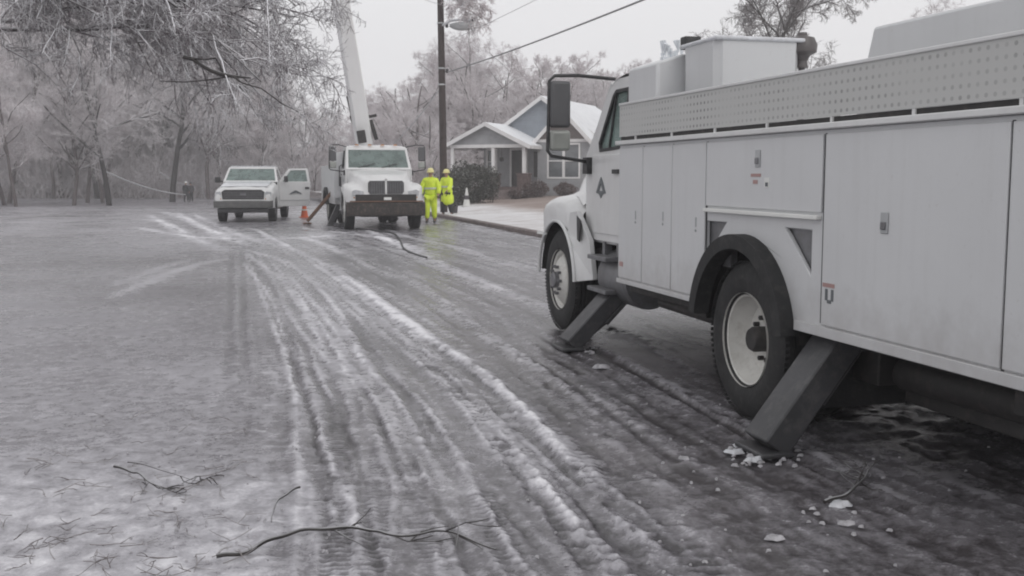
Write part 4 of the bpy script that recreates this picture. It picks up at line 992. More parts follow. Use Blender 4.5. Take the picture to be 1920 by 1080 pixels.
p = lc(1504, 90, 1.0); bc = MB(); bc.lathe([(0, .12), (.035, .115), (.04, .09), (.09, .075), (.115, .02), (.11, -.035), (.06, -.06), (.04, -.10), (.05, -.15), (0, -.15)], tuple(p), 'z', 18); bc.tube([(p.x, p.y, p.z - .1), (p.x, p.y, 1.9)], .025, 8); bc.build('beacon', mat('beacon_brown', (.10, .09, .09), .4), T1)
tu = MB(); q1 = lc(1640, 50, .45); q2 = lc(1610, 104, .45)
tu.slab([[(q2.y, 2.215), (q1.y + .06, 2.30), (q1.y, q1.z), (-2.6, q1.z), (-2.6, 1.9), (q2.y, 1.9)]], lambda u, v, t: (-.76 + t, u, v), 0, 1.3)
tu.build('boom_turret', M['body'], T1, .02)
bm_ = MB(); bm_.tube([(.3, -2.0, 2.2), (.3, -2.0, 2.5), (.35, -.6, 2.42)], .12, 10); bm_.build('hydraulic_arm', M['body'], T1)
tr = MB(); tr.box(-1.15, 1.15, -3.25, -2.9, .62, .70); tr.build('rear_step', M['chassis'], T1)
for sd in (-1, 1): MB().box(sd * 1.0 - .1, sd * 1.0 + .1, -2.93, -2.9, .9, 1.1).build('tail_lamp', M['red'], T1)
for sd in (-1, 1):
    MB().slab([[(sd * 1.12, .22), (sd * .5, .22), (sd * .5, .66), (sd * 1.12, .66)]], lambda u, v, t: (u, -.70 + t, v), 0, .015).build('mud_flap', M['rubber'], T1)
hx_ = MB(); hx_.box(-.9, .9, -1.0, -.74, .40, .70); hx_.box(-.72, .72, -2.7, -1.0, .30, .60); hx_.tube([(-.75, -1.05, .48), (-.75, -2.2, .5)], .10, 12); hx_.box(.62, .98, -1.9, -1.05, .28, .6); hx_.build('underbody_dark_fill', M['chassis'], T1, .01)  # added dark blocks under the body that deepen the shade of its underside
tp_ = MB(); tp_.lathe([(0, -.55), (.2, -.54), (.21, 0), (.2, .54), (0, .55)], (.75, 1.45, .42), 'y', 20); tp_.build('air_tank', M['chassis'], T1)

# ------------------------------------------------------------------ BOOM TRUCK DOWN THE STREET
fx, fy = gnd(716, 429); a2 = TH + math.pi + R(0.0)
T2 = empty('boom_truck', (0, 0, 0), a2, 'white boom truck facing the camera in mid street with its lift raised', 'truck')
YF2 = 4.7
T2.location = (fx - (-math.sin(a2)) * YF2, fy - math.cos(a2) * YF2, 0)
medium_cab(T2, YF2, True)
rear_body(T2, 0, -2.2, 2.7, False, 1.95, .70)
for sd in (-1, 1): wheel(T2, sd * 1.18, 0, sd, dual=True)
xx = MB()
for y in (2.2, 1.6, 1.0): xx.box(1.2, 1.212, y - .26, y + .26, .78, 1.9)
xx.build('compartment_door', M['body'], T2, .004)
fbx = MB(); fbx.box(.8, 1.24, 2.72, 2.9, .9, 2.35); fbx.build('side_bin', M['body'], T2, .01)
leg(T2, 2.45, .9, 1.0, 1.35, .25, .16)
lgr = MB(); lgr.bar((1.0, 1.3, 1.25), (1.95, .9, .10), .11, .10); lgr.box(1.82, 2.08, .76, 1.04, .01, .05)
lgr.build('outrigger', M['rust'], T2, .01)
ped = MB(); ped.lathe([(.45, 1.9), (.45, 2.1), (.32, 2.15), (.32, 2.6), (0, 2.6)], (0, 1.2, 0), 'z', 24); ped.build('pedestal', M['body'], T2)
def l2(px, py, Y):
    p = at(px, py, Y); q = p - T2.location; c, s_ = math.cos(a2), math.sin(a2); return Vector((q.x * c + q.y * s_, -q.x * s_ + q.y * c, q.z))
lo = MB(); P0 = l2(686, 285, 36.0); P1 = l2(668, 178, 36.4); lo.bar(P0, P1, .34, .40, (0, 1, 0), (.3, .36)); lo.build('lower_boom', M['boomwhite'], T2, .03)
kn = MB(); kn.lathe([(0, -.26), (.22, -.26), (.24, 0), (.22, .26), (0, .26)], tuple(P1), 'x', 20); kn.build('elbow', M['legsteel'], T2)
ub = MB(); Q0 = l2(683, 268, 35.9); Q1 = l2(634, -30, 33.5); Q2 = Q1 + (Q1 - Q0) * .45; ub.bar(Q0, Q2, .52, .56, (0, 1, 0), (.46, .5)); ub.build('upper_boom', M['boomwhite'], T2, .05)
cy_ = MB(); cy_.bar(l2(653, 182, 36.), l2(661, 216, 36.), .12, .12); cy_.bar(l2(661, 216, 36.), l2(676, 262, 35.9), .16, .16); cy_.tube([l2(650, 180, 36.), l2(662, 184, 36.), l2(670, 205, 36.), l2(676, 240, 35.8), l2(681, 266, 35.5)], .05, 8)
cy_.bar(l2(674, 223, 35.6), l2(706, 216, 35.6), .09, .09); cy_.bar(l2(695, 225, 35.6), l2(706, 262, 35.6), .14, .12); cy_.bar(l2(676, 245, 35.3), l2(680, 268, 35.3), .26, .2)
cy_.build('lift_cylinder', M['chassis'], T2)
bu = MB(); e = Q2; bu.box(e.x - .35, e.x + .35, e.y - .35, e.y + .35, e.z - .2, e.z + .85); bu.build('bucket', M['white'], T2, .04)
msc = MB(); msc.box(-.9, .9, 2.95, 3.0, 1.95, 2.4); msc.build('headboard', M['steel'], T2, .01)

# ------------------------------------------------------------------ PICKUP WITH OPEN DOOR
fx, fy = gnd(465, 415); a3 = math.pi + R(5.5)
T3 = empty('pickup_truck', (fx, fy, 0), a3, 'white pickup truck facing the camera with its driver door standing open', 'pickup truck')
def PX3(z): return 1.0 - max(0, z - 1.28) * .30
R3 = .40
bodym = MB()
# front clip loft with arches
secs = []
for dy in np.linspace(-.85, .98, 50):
    u = (dy + .85) / 1.83
    zt = float(np.interp(u, [0, .5, .9, .97, 1], [1.40, 1.33, 1.22, 1.17, 1.02])); hw = float(np.interp(u, [0, .9, 1], [.86, .80, .74]))
    fo = float(np.interp(u, [0, .8, .94, 1], [1.0, 1.01, .97, .88])); fz = zt - .10
    zb = R3 + math.sqrt(max(0, .47 ** 2 - dy ** 2)) if abs(dy) < .46 else .48
    zb = max(zb, .48); half = [(fo - .04, zb), (fo, zb + .01), (fo + .01, fz - .18), (fo - .02, fz - .06), (fo - .1, fz + .01), (hw, zt - .04), (hw - .12, zt), (hw * .6, zt - .012), (.2, zt + .005), (0, zt + .008)]
    secs.append([(-x, dy, z) for x, z in half] + [(x, dy, z) for x, z in half[-2::-1]])
bodym.loft(secs, False, True); ho = bodym.build('hood', M['white'], T3, ang=45)
snow_h = MB(); secs2 = [[(x, y, float(np.interp((y + .85) / 1.83, [0, .5, .9], [1.40, 1.33, 1.22])) + .012 + .018 * math.cos(x * 2) * math.sin(3.1 * (y + .85) / 1.7)) for x in np.linspace(-.80, .80, 15)] for y in np.linspace(-.82, .76, 12)]
snow_h.loft(secs2, False, False); snow_h.build('snow_cover', M['ice'], ho, ang=80)
# cab sides and bed
hole3 = [(-2.15, 1.36), (-1.08, 1.36), (-1.42, 1.80), (-2.15, 1.82)]
side = [(-.86, .48), (-.86, 1.30), (-.95, 1.36), (-1.42, 1.88), (-2.35, 1.90), (-2.48, 1.36), (-4.95, 1.36), (-4.95, .55)] + arc(-3.62, R3, .50, math.pi * .95, math.pi * .06, 16) + [(-3.0, .46)]
cb = MB()
cb.slab([side, hole3], lambda u, v, t: (PX3(v) - t, u, v), 0, .05)   # passenger side
door_hole = [(-.98, .52), (-2.12, .52), (-2.2, 1.34), (-2.15, 1.84), (-1.42, 1.83), (-.98, 1.36)]
cb.slab([side, door_hole], lambda u, v, t: (-PX3(v) + t, u, v), 0, .05)
cb.box(-.80, .80, -2.42, -1.42, 1.88, 1.93); cb.box(-.95, .95, -2.46, -2.42, .6, 1.38); cb.box(-.97, .97, -4.97, -4.92, .6, 1.34); cb.box(-.95, .95, -4.92, -2.46, .68, .74); cb.box(-.95, .95, -2.42, -.9, .44, .5)
def ws3(u, v, t): f = (v - 1.38) / .5; return (u * (1 - .13 * f), -.86 - .56 * f + t * .7, v + t * .7)
cb.slab([[(-.97, 1.37), (.97, 1.37), (.97, 1.90), (-.97, 1.90)], [(-.89, 1.42), (.89, 1.42), (.89, 1.845), (-.89, 1.845)]], ws3, 0, .03)
cbo = cb.build('body', M['white'], T3, .01)
MB().slab([[(-.91, 1.40), (.91, 1.40), (.91, 1.86), (-.91, 1.86)]], ws3, .006, .014).build('windscreen', M['glass'], cbo)
MB().slab([hole3], lambda u, v, t: (PX3(v) - t, u, v), .02, .028).build('side_window', M['glass'], cbo)
MB().slab([[(-.7, 1.42), (.7, 1.42), (.62, 1.8), (-.62, 1.8)]], lambda u, v, t: (u, -2.44 + t, v), 0, .01).build('rear_window', M['glass'], cbo)
rs = MB(); rs.box(-.78, .78, -2.40, -1.45, 1.932, 1.965); rs.build('snow_cover', M['ice'], cbo, .015)
it = MB(); it.box(-.85, .85, -1.25, -.95, 1.1, 1.38); it.box(-.8, .8, -2.2, -1.7, .5, .95); it.box(-.8, .8, -2.35, -2.2, .9, 1.5); it.lathe([(.17, -.015), (.19, 0), (.17, .015)], (-.42, -1.38, 1.25), 'y', 18, True); it.build('interior', M['interior'], cbo)
gl = MB(); gl.slab([[(-.70, .80), (.70, .80), (.73, 1.05), (.62, 1.13), (-.62, 1.13), (-.73, 1.05)]], lambda u, v, t: (u, .985 + t, v), -.02, .012); go = gl.build('grille', M['black'], T3, .01)
gb = MB()
for z in (.86, .92, .98, 1.04): gb.box(-.66, .66, .998, 1.008, z - .008, z + .008)
gb.box(-.10, .10, 1.0, 1.016, .94, 1.01); gb.build('grille_bars', M['steel'], go)
for sd in (-1, 1):
    MB().slab([[(.745, .86), (.95, .88), (.95, 1.04), (.78, 1.07), (.745, 1.02)]], lambda u, v, t, sd=sd: (sd * u, .975 + t - .5 * max(0, u - .8), v), -.06, .012).build('headlight', M['lampglass'], T3, .01)
    MB().slab([[(.745, .79), (.93, .79), (.94, .86), (.745, .84)]], lambda u, v, t, sd=sd: (sd * u, .975 + t - .5 * max(0, u - .8), v), -.06, .014).build('turn_signal', M['amber'], T3, .006)
bp = MB(); secs = []
for x in np.linspace(-1.0, 1.0, 15):
    y = 1.16 - .16 * abs(x) ** 4; secs.append([(x, y - .2, .50), (x, y, .51), (x, y + .01, .60), (x, y, .73), (x, y - .2, .76)])
bp.loft(secs, True, True); bo = bp.build('bumper', mat('pickup_bumper', (.10, .10, .10), .45, .2, 5, dirt=(.2, .19, .17)), T3, ang=50)
MB().box(-.85, .85, .95, 1.05, .34, .50).build('air_dam', M['black'], bo, .02)
un = MB(); un.box(-.5, -.42, -4.9, .8, .45, .58); un.box(.42, .5, -4.9, .8, .45, .58); un.box(-.9, .9, -.07, .07, .34, .44); un.box(-.9, .9, -3.7, -3.55, .34, .45); un.build('chassis', M['chassis'], T3)
for sd in (-1, 1):
    wheel(T3, sd * .99, 0, sd, R0=R3, rimr=.215, wd=.125, rimmat='steel'); wheel(T3, sd * .99, -3.62, sd, R0=R3, rimr=.215, wd=.125, rimmat='steel')
def mirror3(par, x, y, z, sd):
    m = MB(); m.box(x - .10, x + .10, y - .04, y + .05, z, z + .2); m.box(min(x, x - sd * .22), max(x, x - sd * .22), y - .02, y + .02, z + .02, z + .07); return m.build('mirror', M['black'], par, .02)
mirror3(T3, 1.18, -1.0, 1.36, 1)
# the open driver door, hinged at the A pillar
hx, hy = -.985, -.98
dE = empty('door', (hx, hy, 0), R(-66)); dE.parent = T3
def dshape(pts): return [(p[0] - hy, p[1]) for p in pts]
dpts = dshape([(-.99, .50), (-2.11, .50), (-2.18, 1.34), (-2.13, 1.88), (-1.44, 1.87), (-.99, 1.38)]); dho = dshape([(-2.08, 1.40), (-1.14, 1.40), (-1.48, 1.80), (-2.05, 1.81)])
dm = MB().slab([dpts, dho], lambda u, v, t: (-(PX3(v) - .985) + t, u, v), -.004, .07).build('door_panel', M['white'], dE, .01)
MB().slab([dho], lambda u, v, t: (-(PX3(v) - .985) + t, u, v), .03, .038).build('side_window', M['glass'], dE)
MB().box(-.03, -.012, -1.14, -.98, 1.12, 1.20).build('handle', M['black'], dE, .006)
em = MB(); em.slab([[(-.86, .93), (-.62, .99), (-.38, .93), (-.42, .98), (-.55, 1.05), (-.62, 1.08), (-.69, 1.05), (-.82, .98)]], lambda u, v, t: (-(PX3(v) - .985) + t, u, v), -.026, -.016); em.build('emblem', M['decal'], dE)
m = MB(); m.box(-.30, -.08, -.26, -.17, 1.38, 1.60); m.box(-.1, .0, -.24, -.20, 1.4, 1.46); m.build('mirror', M['black'], dE, .02)
MB().box(.066, .08, -1.05, -.15, .6, 1.3).build('door_lining', M['interior'], dE, .01)
MB().box(-.031, -.015, -1.10, -.06, .70, .74).build('rub_strip', M['body'], dE)
# ================================================================== CONES, BUCKET
def cone(x, y, z, h, m1, m2, label, group=None, tilt=0):
    e = empty('traffic_cone', (x, y, z), .3, label, 'traffic cone', group); e.rotation_euler = (tilt, 0, .3)
    b = MB(); b.box(-.19 * h / .7, .19 * h / .7, -.19 * h / .7, .19 * h / .7, 0, .035); b.build('base', M[m1], e, .01)
    c = MB(); c.lathe([(.14 * h / .7, .035), (.03, h), (.0, h + .005)], (0, 0, 0), 'z', 24); c.build('cone_body', M[m1], e)
    s_ = MB(); s_.lathe([(.103 * h / .7, h * .38), (.070 * h / .7, h * .62)], (0, 0, 0), 'z', 24); s_.build('collar', M[m2], e); return e
x, y = gnd(571, 408); cone(x, y, 0, .72, 'orange', 'conewhite', 'orange traffic cone on the road between the pickup and the boom truck')
p = at(875, 364, 49); cone(p.x, 49, gz(p.x, 49), .85, 'conewhite', 'grey_cloth', 'pale frosted traffic cone on the lawn in front of the dark bush')
x, y = gnd(851, 405); e = empty('bucket', (x, y, .0), 0, 'grey bucket standing on the kerb just right of the two yellow workers', 'bucket')
b = MB(); b.lathe([(0, 0), (.13, 0), (.165, .40), (.175, .41), (.16, .41), (.12, .03), (0, .03)], (0, 0, 0), 'z', 24); b.build('pail', M['grey_cloth'], e)
b = MB(); b.tube([(.165, 0, .38), (.12, 0, .52), (0, 0, .57), (-.12, 0, .52), (-.165, 0, .38)], .008, 6); b.build('bail', M['steel'], e)

# ================================================================== PEOPLE
def skin_mesh(name, verts, edges, m, par, root=0, sub=1):
    bm = bmesh.new(); sk = bm.verts.layers.skin.verify(); vs = []
    for i, (p, r) in enumerate(verts):
        v = bm.verts.new(p); v[sk].radius = r if isinstance(r, tuple) else (r, r); v[sk].use_root = (i == root); vs.append(v)
    for a, b in edges: bm.edges.new((vs[a], vs[b]))
    me = bpy.data.meshes.new(name); bm.to_mesh(me); bm.free()
    o = bpy.data.objects.new(name, me); COL.objects.link(o); me.materials.append(m); o.parent = par
    s = o.modifiers.new('skin', 'SKIN'); s.use_smooth_shade = True; s.branch_smoothing = .3
    q = o.modifiers.new('sub', 'SUBSURF'); q.levels = sub; q.render_levels = sub
    return o
def chain(V, E, pts, start=None):
    prev = start
    for p, r in pts:
        V.append((Vector(p), r)); i = len(V) - 1
        if prev is not None: E.append((prev, i))
        prev = i
    return prev
def person(x, y, z, rz, label, h=1.8, jacket='lime', trous='lime', hat='hat', stride=.0, coat=.0, arms=((.25, .0), (.25, .0)), lean=0, bend=(.3, .3)):
    k = h / 1.8; e = empty('person', (x, y, z), rz, label, 'person'); e.scale = (k,) * 3
    # faces local -Y
    hipz = .93; V = []; E = []
    V.append((Vector((0, 0, hipz)), (.15, .11)))
    ch = chain(V, E, [((0, 0, 1.10), (.13, .10)), ((0, -lean * .3, 1.28), (.16, .115)), ((0, -lean * .5, 1.42), (.15, .10)), ((0, -lean * .7, 1.52), .055), ((0, -lean * .8, 1.58), .06), ((0, -lean * .9 - .01, 1.67), (.078, .095)), ((0, -lean, 1.75), (.06, .075))], 0)
    feet = []; hands = []; legs = []; armsP = []
    for sd, st in ((-1, stride), (1, -stride)):
        kn = (sd * .11, -.02 - st * .5 - .02, .50); an = (sd * .12, -st, .10); L_ = [((sd * .095, 0, .86), .095), (kn, .062), (an, .042), ((sd * .13, -st - .12, .045), (.045, .035))]
        chain(V, E, L_, 0); legs.append((L_, sd, st))
    for sd, (out, fwd), bd in ((-1, arms[0], bend[0]), (1, arms[1], bend[1])):
        sh = Vector((sd * .19, -lean * .5, 1.43)); el = sh + Vector((sd * out * .3, -fwd * .28, -.27)); d = Vector((sd * out * .1 - sd * bd * .1, -fwd * .3 - bd * .25, -.22)); wr = el + d.normalized() * .25
        A = [(sh, .058), (el, .043), (wr, .03)]; i = chain(V, E, A, 3)
        pal = wr + d.normalized() * .07; V.append((pal, (.036, .02))); E.append((i, len(V) - 1)); pi = len(V) - 1
        for f in range(5):
            if f == 4: a = wr + d.normalized() * .03 + Vector((0, -.045, 0)); c = a + d.normalized() * .035 + Vector((0, -.01, 0)); ii = i
            else: a = pal + d.normalized() * (.035) + Vector((0, (f - 1.5) * .021, 0)); c = a + d.normalized() * (.05 - .006 * abs(f - 1.2)) + Vector((-sd * .015, 0, 0)); ii = pi
            chain(V, E, [(a, .010), (c, .0085)], ii)
        armsP.append(A)
    skin_mesh('body', V, E, M['skin'], e)
    # face
    fz = 1.67; fy = -lean * .9 - .01
    n_ = MB(); n_.bar((0, fy - .085, fz + .015), (0, fy - .115, fz - .02), .022, .02, (1, 0, 0)); n_.build('nose', M['skin'], e, .006)
    ey = MB()
    for sd in (-1, 1): ey.lathe([(0, -.008), (.011, -.004), (.011, .004), (0, .008)], (sd * .03, fy - .088, fz + .018), 'y', 8)
    ey.box(-.022, .022, fy - .093, fy - .085, fz - .052, fz - .044); ey.build('eyes_and_mouth', M['dark_cloth'], e)
    er = MB()
    for sd in (-1, 1): er.lathe([(0, -.01), (.026, -.008), (.028, .008), (0, .012)], (sd * .082, fy, fz), 'x', 10)
    er.build('ears', M['skin'], e)
    # clothes
    jm = M[jacket]; V = [(Vector((0, 0, hipz - coat - .06)), (.30, .23) if coat else (.215, .17))]; E = []
    if coat > .3: V[0] = (V[0][0], (.33, .26))
    c_ = chain(V, E, ([((0, 0, .78), (.29, .23))] if coat > .3 else []) + [((0, 0, 1.02), (.225, .17)), ((0, -lean * .15, 1.16), (.22, .17)), ((0, -lean * .3, 1.30), (.235, .175)), ((0, -lean * .5, 1.43), (.20, .15)), ((0, -lean * .7, 1.53), (.085, .085))], 0)
    for A in armsP: chain(V, E, [(A[0][0], .11), (A[1][0], .095), (A[2][0] + (A[1][0] - A[2][0]) * .12, .075)], 5 if coat > .3 else 4)
    skin_mesh('jacket', V, E, jm, e)
    V = [(Vector((0, 0, hipz)), (.175, .14))]; E = []
    for L_, sd, st in legs: chain(V, E, [(L_[0][0], .135), (L_[1][0], .11), ((Vector(L_[2][0]) + Vector((0, 0, .04))), .08)], 0)
    skin_mesh('trousers', V, E, M[trous], e)
    for L_, sd, st in legs:
        V = []; E = []; a = Vector(L_[2][0]); chain(V, E, [(a + Vector((0, .02, .16)), .062), (a + Vector((0, .015, .0)), .058), (a + Vector((0, -.08, -.045)), (.055, .045)), (a + Vector((0, -.17, -.055)), (.05, .035))]); skin_mesh('boot', V, E, M['boot'], e)
    if jacket == 'lime':
        for sd, A in ((-1, armsP[0]), (1, armsP[1])):
            V = []; E = []; d = (A[2][0] - A[1][0]).normalized(); chain(V, E, [(A[2][0], .05), (A[2][0] + d * .07, (.052, .042)), (A[2][0] + d * .13, .035)]); skin_mesh('glove', V, E, M['dark_cloth'], e)
        tp = MB()
        for z, r in ((1.16, .182),): tp.lathe([(r + .052, -.03), (r + .054, .03)], (0, 0, 0), 'z', 24)
        tp.v = [(vx * 1.03, vy * .86 - lean * .15, vz + 1.16) for vx, vy, vz in tp.v]; tp.build('reflective_band', M['silver'], e)
    hy = fy + .01
    hm = MB(); pr = [(0, .135), (.05, .128), (.09, .10), (.108, .06), (.115, .02), (.118, 0), (.145, -.012), (.145, -.018), (.11, -.006)]
    hm.lathe(pr, (0, 0, 0), 'z', 24); hm.v = [(vx * .98, vy * 1.15 + hy - (.02 if vz < 0 and vy < 0 else 0), vz + 1.70) for vx, vy, vz in hm.v]; hm.build('hard_hat', M[hat], e)
    if jacket == 'lime':
        V = []; E = []; chain(V, E, [((0, hy + .05, 1.50), .09), ((0, hy + .06, 1.60), (.10, .08))]); skin_mesh('hood', V, E, jm, e)
    return e
x, y = gnd(808, 419); person(x, y, 0, R(-4), 'worker in lime yellow rain jacket and trousers standing beside the boom truck', 1.84, arms=((.35, .1), (.3, .15)), bend=(.2, .3), stride=.06)
x, y = gnd(839, 407); person(x, y, 0, R(-38), 'worker in long lime yellow coat with dark legs standing against the utility pole', 1.84, trous='dark_cloth', coat=.46, arms=((.25, .2), (.2, .3)), bend=(.4, .5), stride=.12, lean=.05)
p = at(349, 376, 90); person(p.x, 90, float(terr(0, np.array(90.))), R(165), 'distant walker in dark coat and white hard hat at the far end of the road', 1.72, 'dark_cloth', 'dark_cloth', 'hatw', .1, arms=((.2, .1), (.2, 0)))
p = at(358.5, 377, 91); person(p.x, 91, float(terr(0, np.array(91.))), R(200), 'distant walker in grey coat beside the one in the white hard hat', 1.66, 'grey_cloth', 'dark_cloth', 'dark_cloth', .18, arms=((.2, .1), (.2, 0)))

# ================================================================== HOUSE
def siding(name, c):
    m, t, b = nodes(name); co = coord(t, 1.); tc = t.nodes.new('ShaderNodeTexCoord'); sp = t.nodes.new('ShaderNodeSeparateXYZ'); L(t, tc.outputs['Object'], sp.inputs[0])
    f = math_(t, 'FRACT', math_(t, 'DIVIDE', sp.outputs['Z'], .14)); n = noise(t, co, 2.5, 5)
    col = ramp(t, n, [(.3, tuple(x * .86 for x in c)), (.7, tuple(x * 1.12 for x in c))]); L(t, col, b.inputs['Base Color']); b.inputs['Roughness'].default_value = .65
    bump(t, f, b, .6, .015); return m
M['siding'] = siding('grey_lap_siding', (.33, .335, .35)); M['siding2'] = siding('blue_grey_siding', (.25, .275, .31)); M['shingle'] = siding('brown_gable', (.17, .145, .14))
M['trim'] = mat('house_trim', (.74, .73, .73), .55, .06, 3)
M['roofsnow'] = mat('snowy_roof', (.80, .81, .83), .55, .05, 1.2, dirt=(.55, .57, .6), dirt_amt=.5, bmp=.3, bscale=8)
M['brick'] = mat('dark_brick', (.12, .085, .08), .85, .35, 8, bmp=.5, bscale=25)
M['winglass'] = mat('house_window_glass', (.13, .14, .15), .12, .3, 1.5, coat=1)
M['porchdark'] = mat('porch_door', (.06, .055, .055), .6, .2)
M['curtain'] = mat('window_blind', (.34, .35, .36), .7, .15, 2)
HB = R(-22); ho_ = at(915, 330, 58); HX, HY = ho_.x, 58.; HZ = .55
H = empty('house', (HX, HY, HZ), HB, 'grey bungalow with gabled front porch and snow covered roof beyond the lawn', 'house')
SC = 1.0
def face(y0): return lambda u, v, t: (u, y0 + t, v)
wl = MB()
mx0, mx1, myF, myB, ez = -1.5, 5.75, 2.9, 12., 2.9; ax_, az = 2.1, 5.35
win0 = [(-1.25, 1.2), (-.75, 1.2), (-.75, 2.5), (-1.25, 2.5)]
drh = [(.2, .45), (1.1, .45), (1.1, 2.5), (.2, 2.5)]
wl.slab([[(mx0, -.3), (mx1, -.3), (mx1, ez), (ax_ + .02, az), (mx0, ez)], win0, drh], face(myF), 0, .12)
wl.slab([[(mx0, -.3), (mx1, -.3), (mx1, ez), (ax_, az), (mx0, ez)]], face(myB), 0, .12)
wl.box(mx0 + .002, mx0 + .12, myF + .12, myB, -.3, ez - .02); wl.box(mx1 - .12, mx1 - .002, myF + .12, myB, -.3, ez - .02)
wlo = wl.build('wall', M['siding'], H)
ug = MB(); ug.slab([[(mx0 + .1, ez + .02), (mx1 - .1, ez + .02), (ax_, az - .04)]], face(myF - .03), 0, .025); ug.build('gable_siding', M['siding2'], H)
# bump-out
bx0, bx1, by0 = 2.35, 5.35, 1.35; bxc = (bx0 + bx1) / 2
wh = [(3.0, 1.0), (4.7, 1.0), (4.7, 2.72), (3.0, 2.72)]
bo = MB(); bo.slab([[(bx0, -.3), (bx1, -.3), (bx1, 2.95), (bx0, 2.95)], wh], face(by0), 0, .12); bo.box(bx0 + .002, bx0 + .12, by0 + .12, myF - .002, -.3, 2.95); bo.box(bx1 - .12, bx1 - .002, by0 + .12, myF - .002, -.3, 2.95); bo.build('bay_wall', M['siding'], H)
bg_ = MB(); bg_.slab([[(bx0 - .05, 3.02), (bx1 + .05, 3.02), (bxc, 4.45)]], face(by0 + .02), 0, .08); bg_.build('bay_gable', M['shingle'], H)
ft = MB(); ft.box(bx0 - .2, bx1 + .2, by0 - .06, by0 + .02, 2.86, 3.02); ft.build('fascia', M['trim'], H)
def gable_roof(x0, x1, xc, z0, z1, y0, y1, th, over, parent=H):
    r = MB(); fa = MB()
    for xa, sd in ((x0, -1), (x1, 1)):
        dx = (xc - xa); sl = (z1 - z0) / abs(dx); xe = xa + sd * over; ze = z0 - over * sl
        r.add([(xe, y0, ze), (xc, y0, z1), (xc, y1, z1), (xe, y1, ze), (xe, y0, ze + th), (xc, y0, z1 + th), (xc, y1, z1 + th), (xe, y1, ze + th)], [(0, 1, 2, 3), (4, 7, 6, 5), (0, 4, 5, 1), (1, 5, 6, 2), (2, 6, 7, 3), (3, 7, 4, 0)])
        fa.bar((xe, y0 - .02, ze - .03), (xc, y0 - .02, z1 - .0), .04, .20, (0, 0, 1)); fa.bar((xe + sd * .01, y0, ze - .02), (xe + sd * .01, y1, ze - .02), .04, .16)
    o = r.build('roof', M['roofsnow'], parent); fa.build('rake_board', M['trim'], o); return o
ro = gable_roof(mx0, mx1, ax_, ez, az, myF - .35, myB + .3, .12, .45)
gable_roof(bx0, bx1, bxc, 2.98, 4.5, by0 - .3, myF + 1.2, .1, .35)
gable_roof(-2.35, 2.3, -.03, 2.72, 3.82, -.35, myF + .3, .1, .28)
pg = MB(); pg.slab([[(-2.3, 2.72), (2.25, 2.72), (-.03, 3.8)]], face(0), 0, .08); pg.build('porch_gable', M['siding'], H)
pb = MB(); pb.box(-2.25, 2.2, -.06, .1, 2.56, 2.74); pb.box(-2.25, -2.1, .1, myF, 2.56, 2.74); pb.build('porch_beam', M['trim'], H)
pc = MB(); pc.box(-2.2, 2.15, .1, myF - .01, 2.70, 2.72); pc.build('porch_ceiling', M['trim'], H)
for x in (-2.12, .30, 2.08):
    c = MB(); c.box(x - .09, x + .09, -.04, .14, 1.2 if x > -2 else .45, 2.56); c.build('column', M['trim'], H, .01)
    if x > -2: c = MB(); c.box(x - .3, x + .3, -.2, .35, -.3, 1.1); c.box(x - .34, x + .34, -.24, .39, 1.1, 1.2); c.build('pier', M['brick'], H, .01)
pf = MB(); pf.box(-2.3, 2.2, -.1, myF - .002, -.3, .45); pf.build('porch_floor', M['brick'], H)
pr = MB()
for x in np.linspace(-1.95, -.1, 10): pr.box(x - .02, x + .02, .0, .04, .5, 1.15)
pr.box(-2.05, 0., -.02, .06, 1.15, 1.2); pr.box(-2.05, 0., -.02, .06, .5, .54); pr.build('railing', M['trim'], H)
stp = MB()
for i in range(3): stp.box(.65, 1.75, -.42 - .3 * (2 - i) - .3 * 0, -.1 if i == 2 else -.42 - .3 * (1 - i) - .0, -.3, .45 - .16 * (3 - i) + .02)
stp.build('steps', M['kerb'], H)
def window(x0, x1, z0, z1, y, mull=1, blind=True, nm='window'):
    f = MB(); w_ = .09
    f.slab([[(x0 - w_, z0 - w_), (x1 + w_, z0 - w_), (x1 + w_, z1 + w_), (x0 - w_, z1 + w_)], [(x0, z0), (x1, z0), (x1, z1), (x0, z1)]], face(y), -.035, .05)
    for i in range(1, mull + 1): xm = x0 + (x1 - x0) * i / (mull + 1); f.box(xm - .07, xm + .07, y - .03, y + .05, z0, z1)
    zc = (z0 + z1) / 2; f.box(x0, x1, y + .0, y + .045, zc - .03, zc + .03)
    o = f.build(nm, M['trim'], H); MB().box(x0 + .002, x1 - .002, y + .055, y + .07, z0, z1).build('pane', M['winglass'], o)
    MB().box(x0 + .002, x1 - .002, y + .08, y + .10, z0, z1).build('blind', M['curtain'], o)
window(3.0, 4.7, 1.0, 2.72, by0, 1); window(-1.25, -.75, 1.2, 2.5, myF, 0)
d = MB().box(.2, 1.1, myF + .06, myF + .1, .45, 2.5).build('door', M['porchdark'], H); dfm = MB(); dfm.slab([[(.1, .45), (1.2, .45), (1.2, 2.6), (.1, 2.6)], [(.2, .45), (1.1, .45), (1.1, 2.5), (.2, 2.5)]], face(myF), -.03, .01); dfm.build('door_frame', M['trim'], d)
MB().box(1.55, 2.2, myF - .02, myF + .01, 1.0, 2.4).build('shutter', M['porchdark'], H)
ck = MB(); ck.tube([(.55, .6, 2.0), (.55, .6, 2.56)], .012, 6); ck.lathe([(0, -.12), (.1, -.1), (.13, 0), (.1, .1), (0, .12)], (.55, .6, 1.95), 'z', 12); ck.build('hanging_pot', M['chassis'], H)
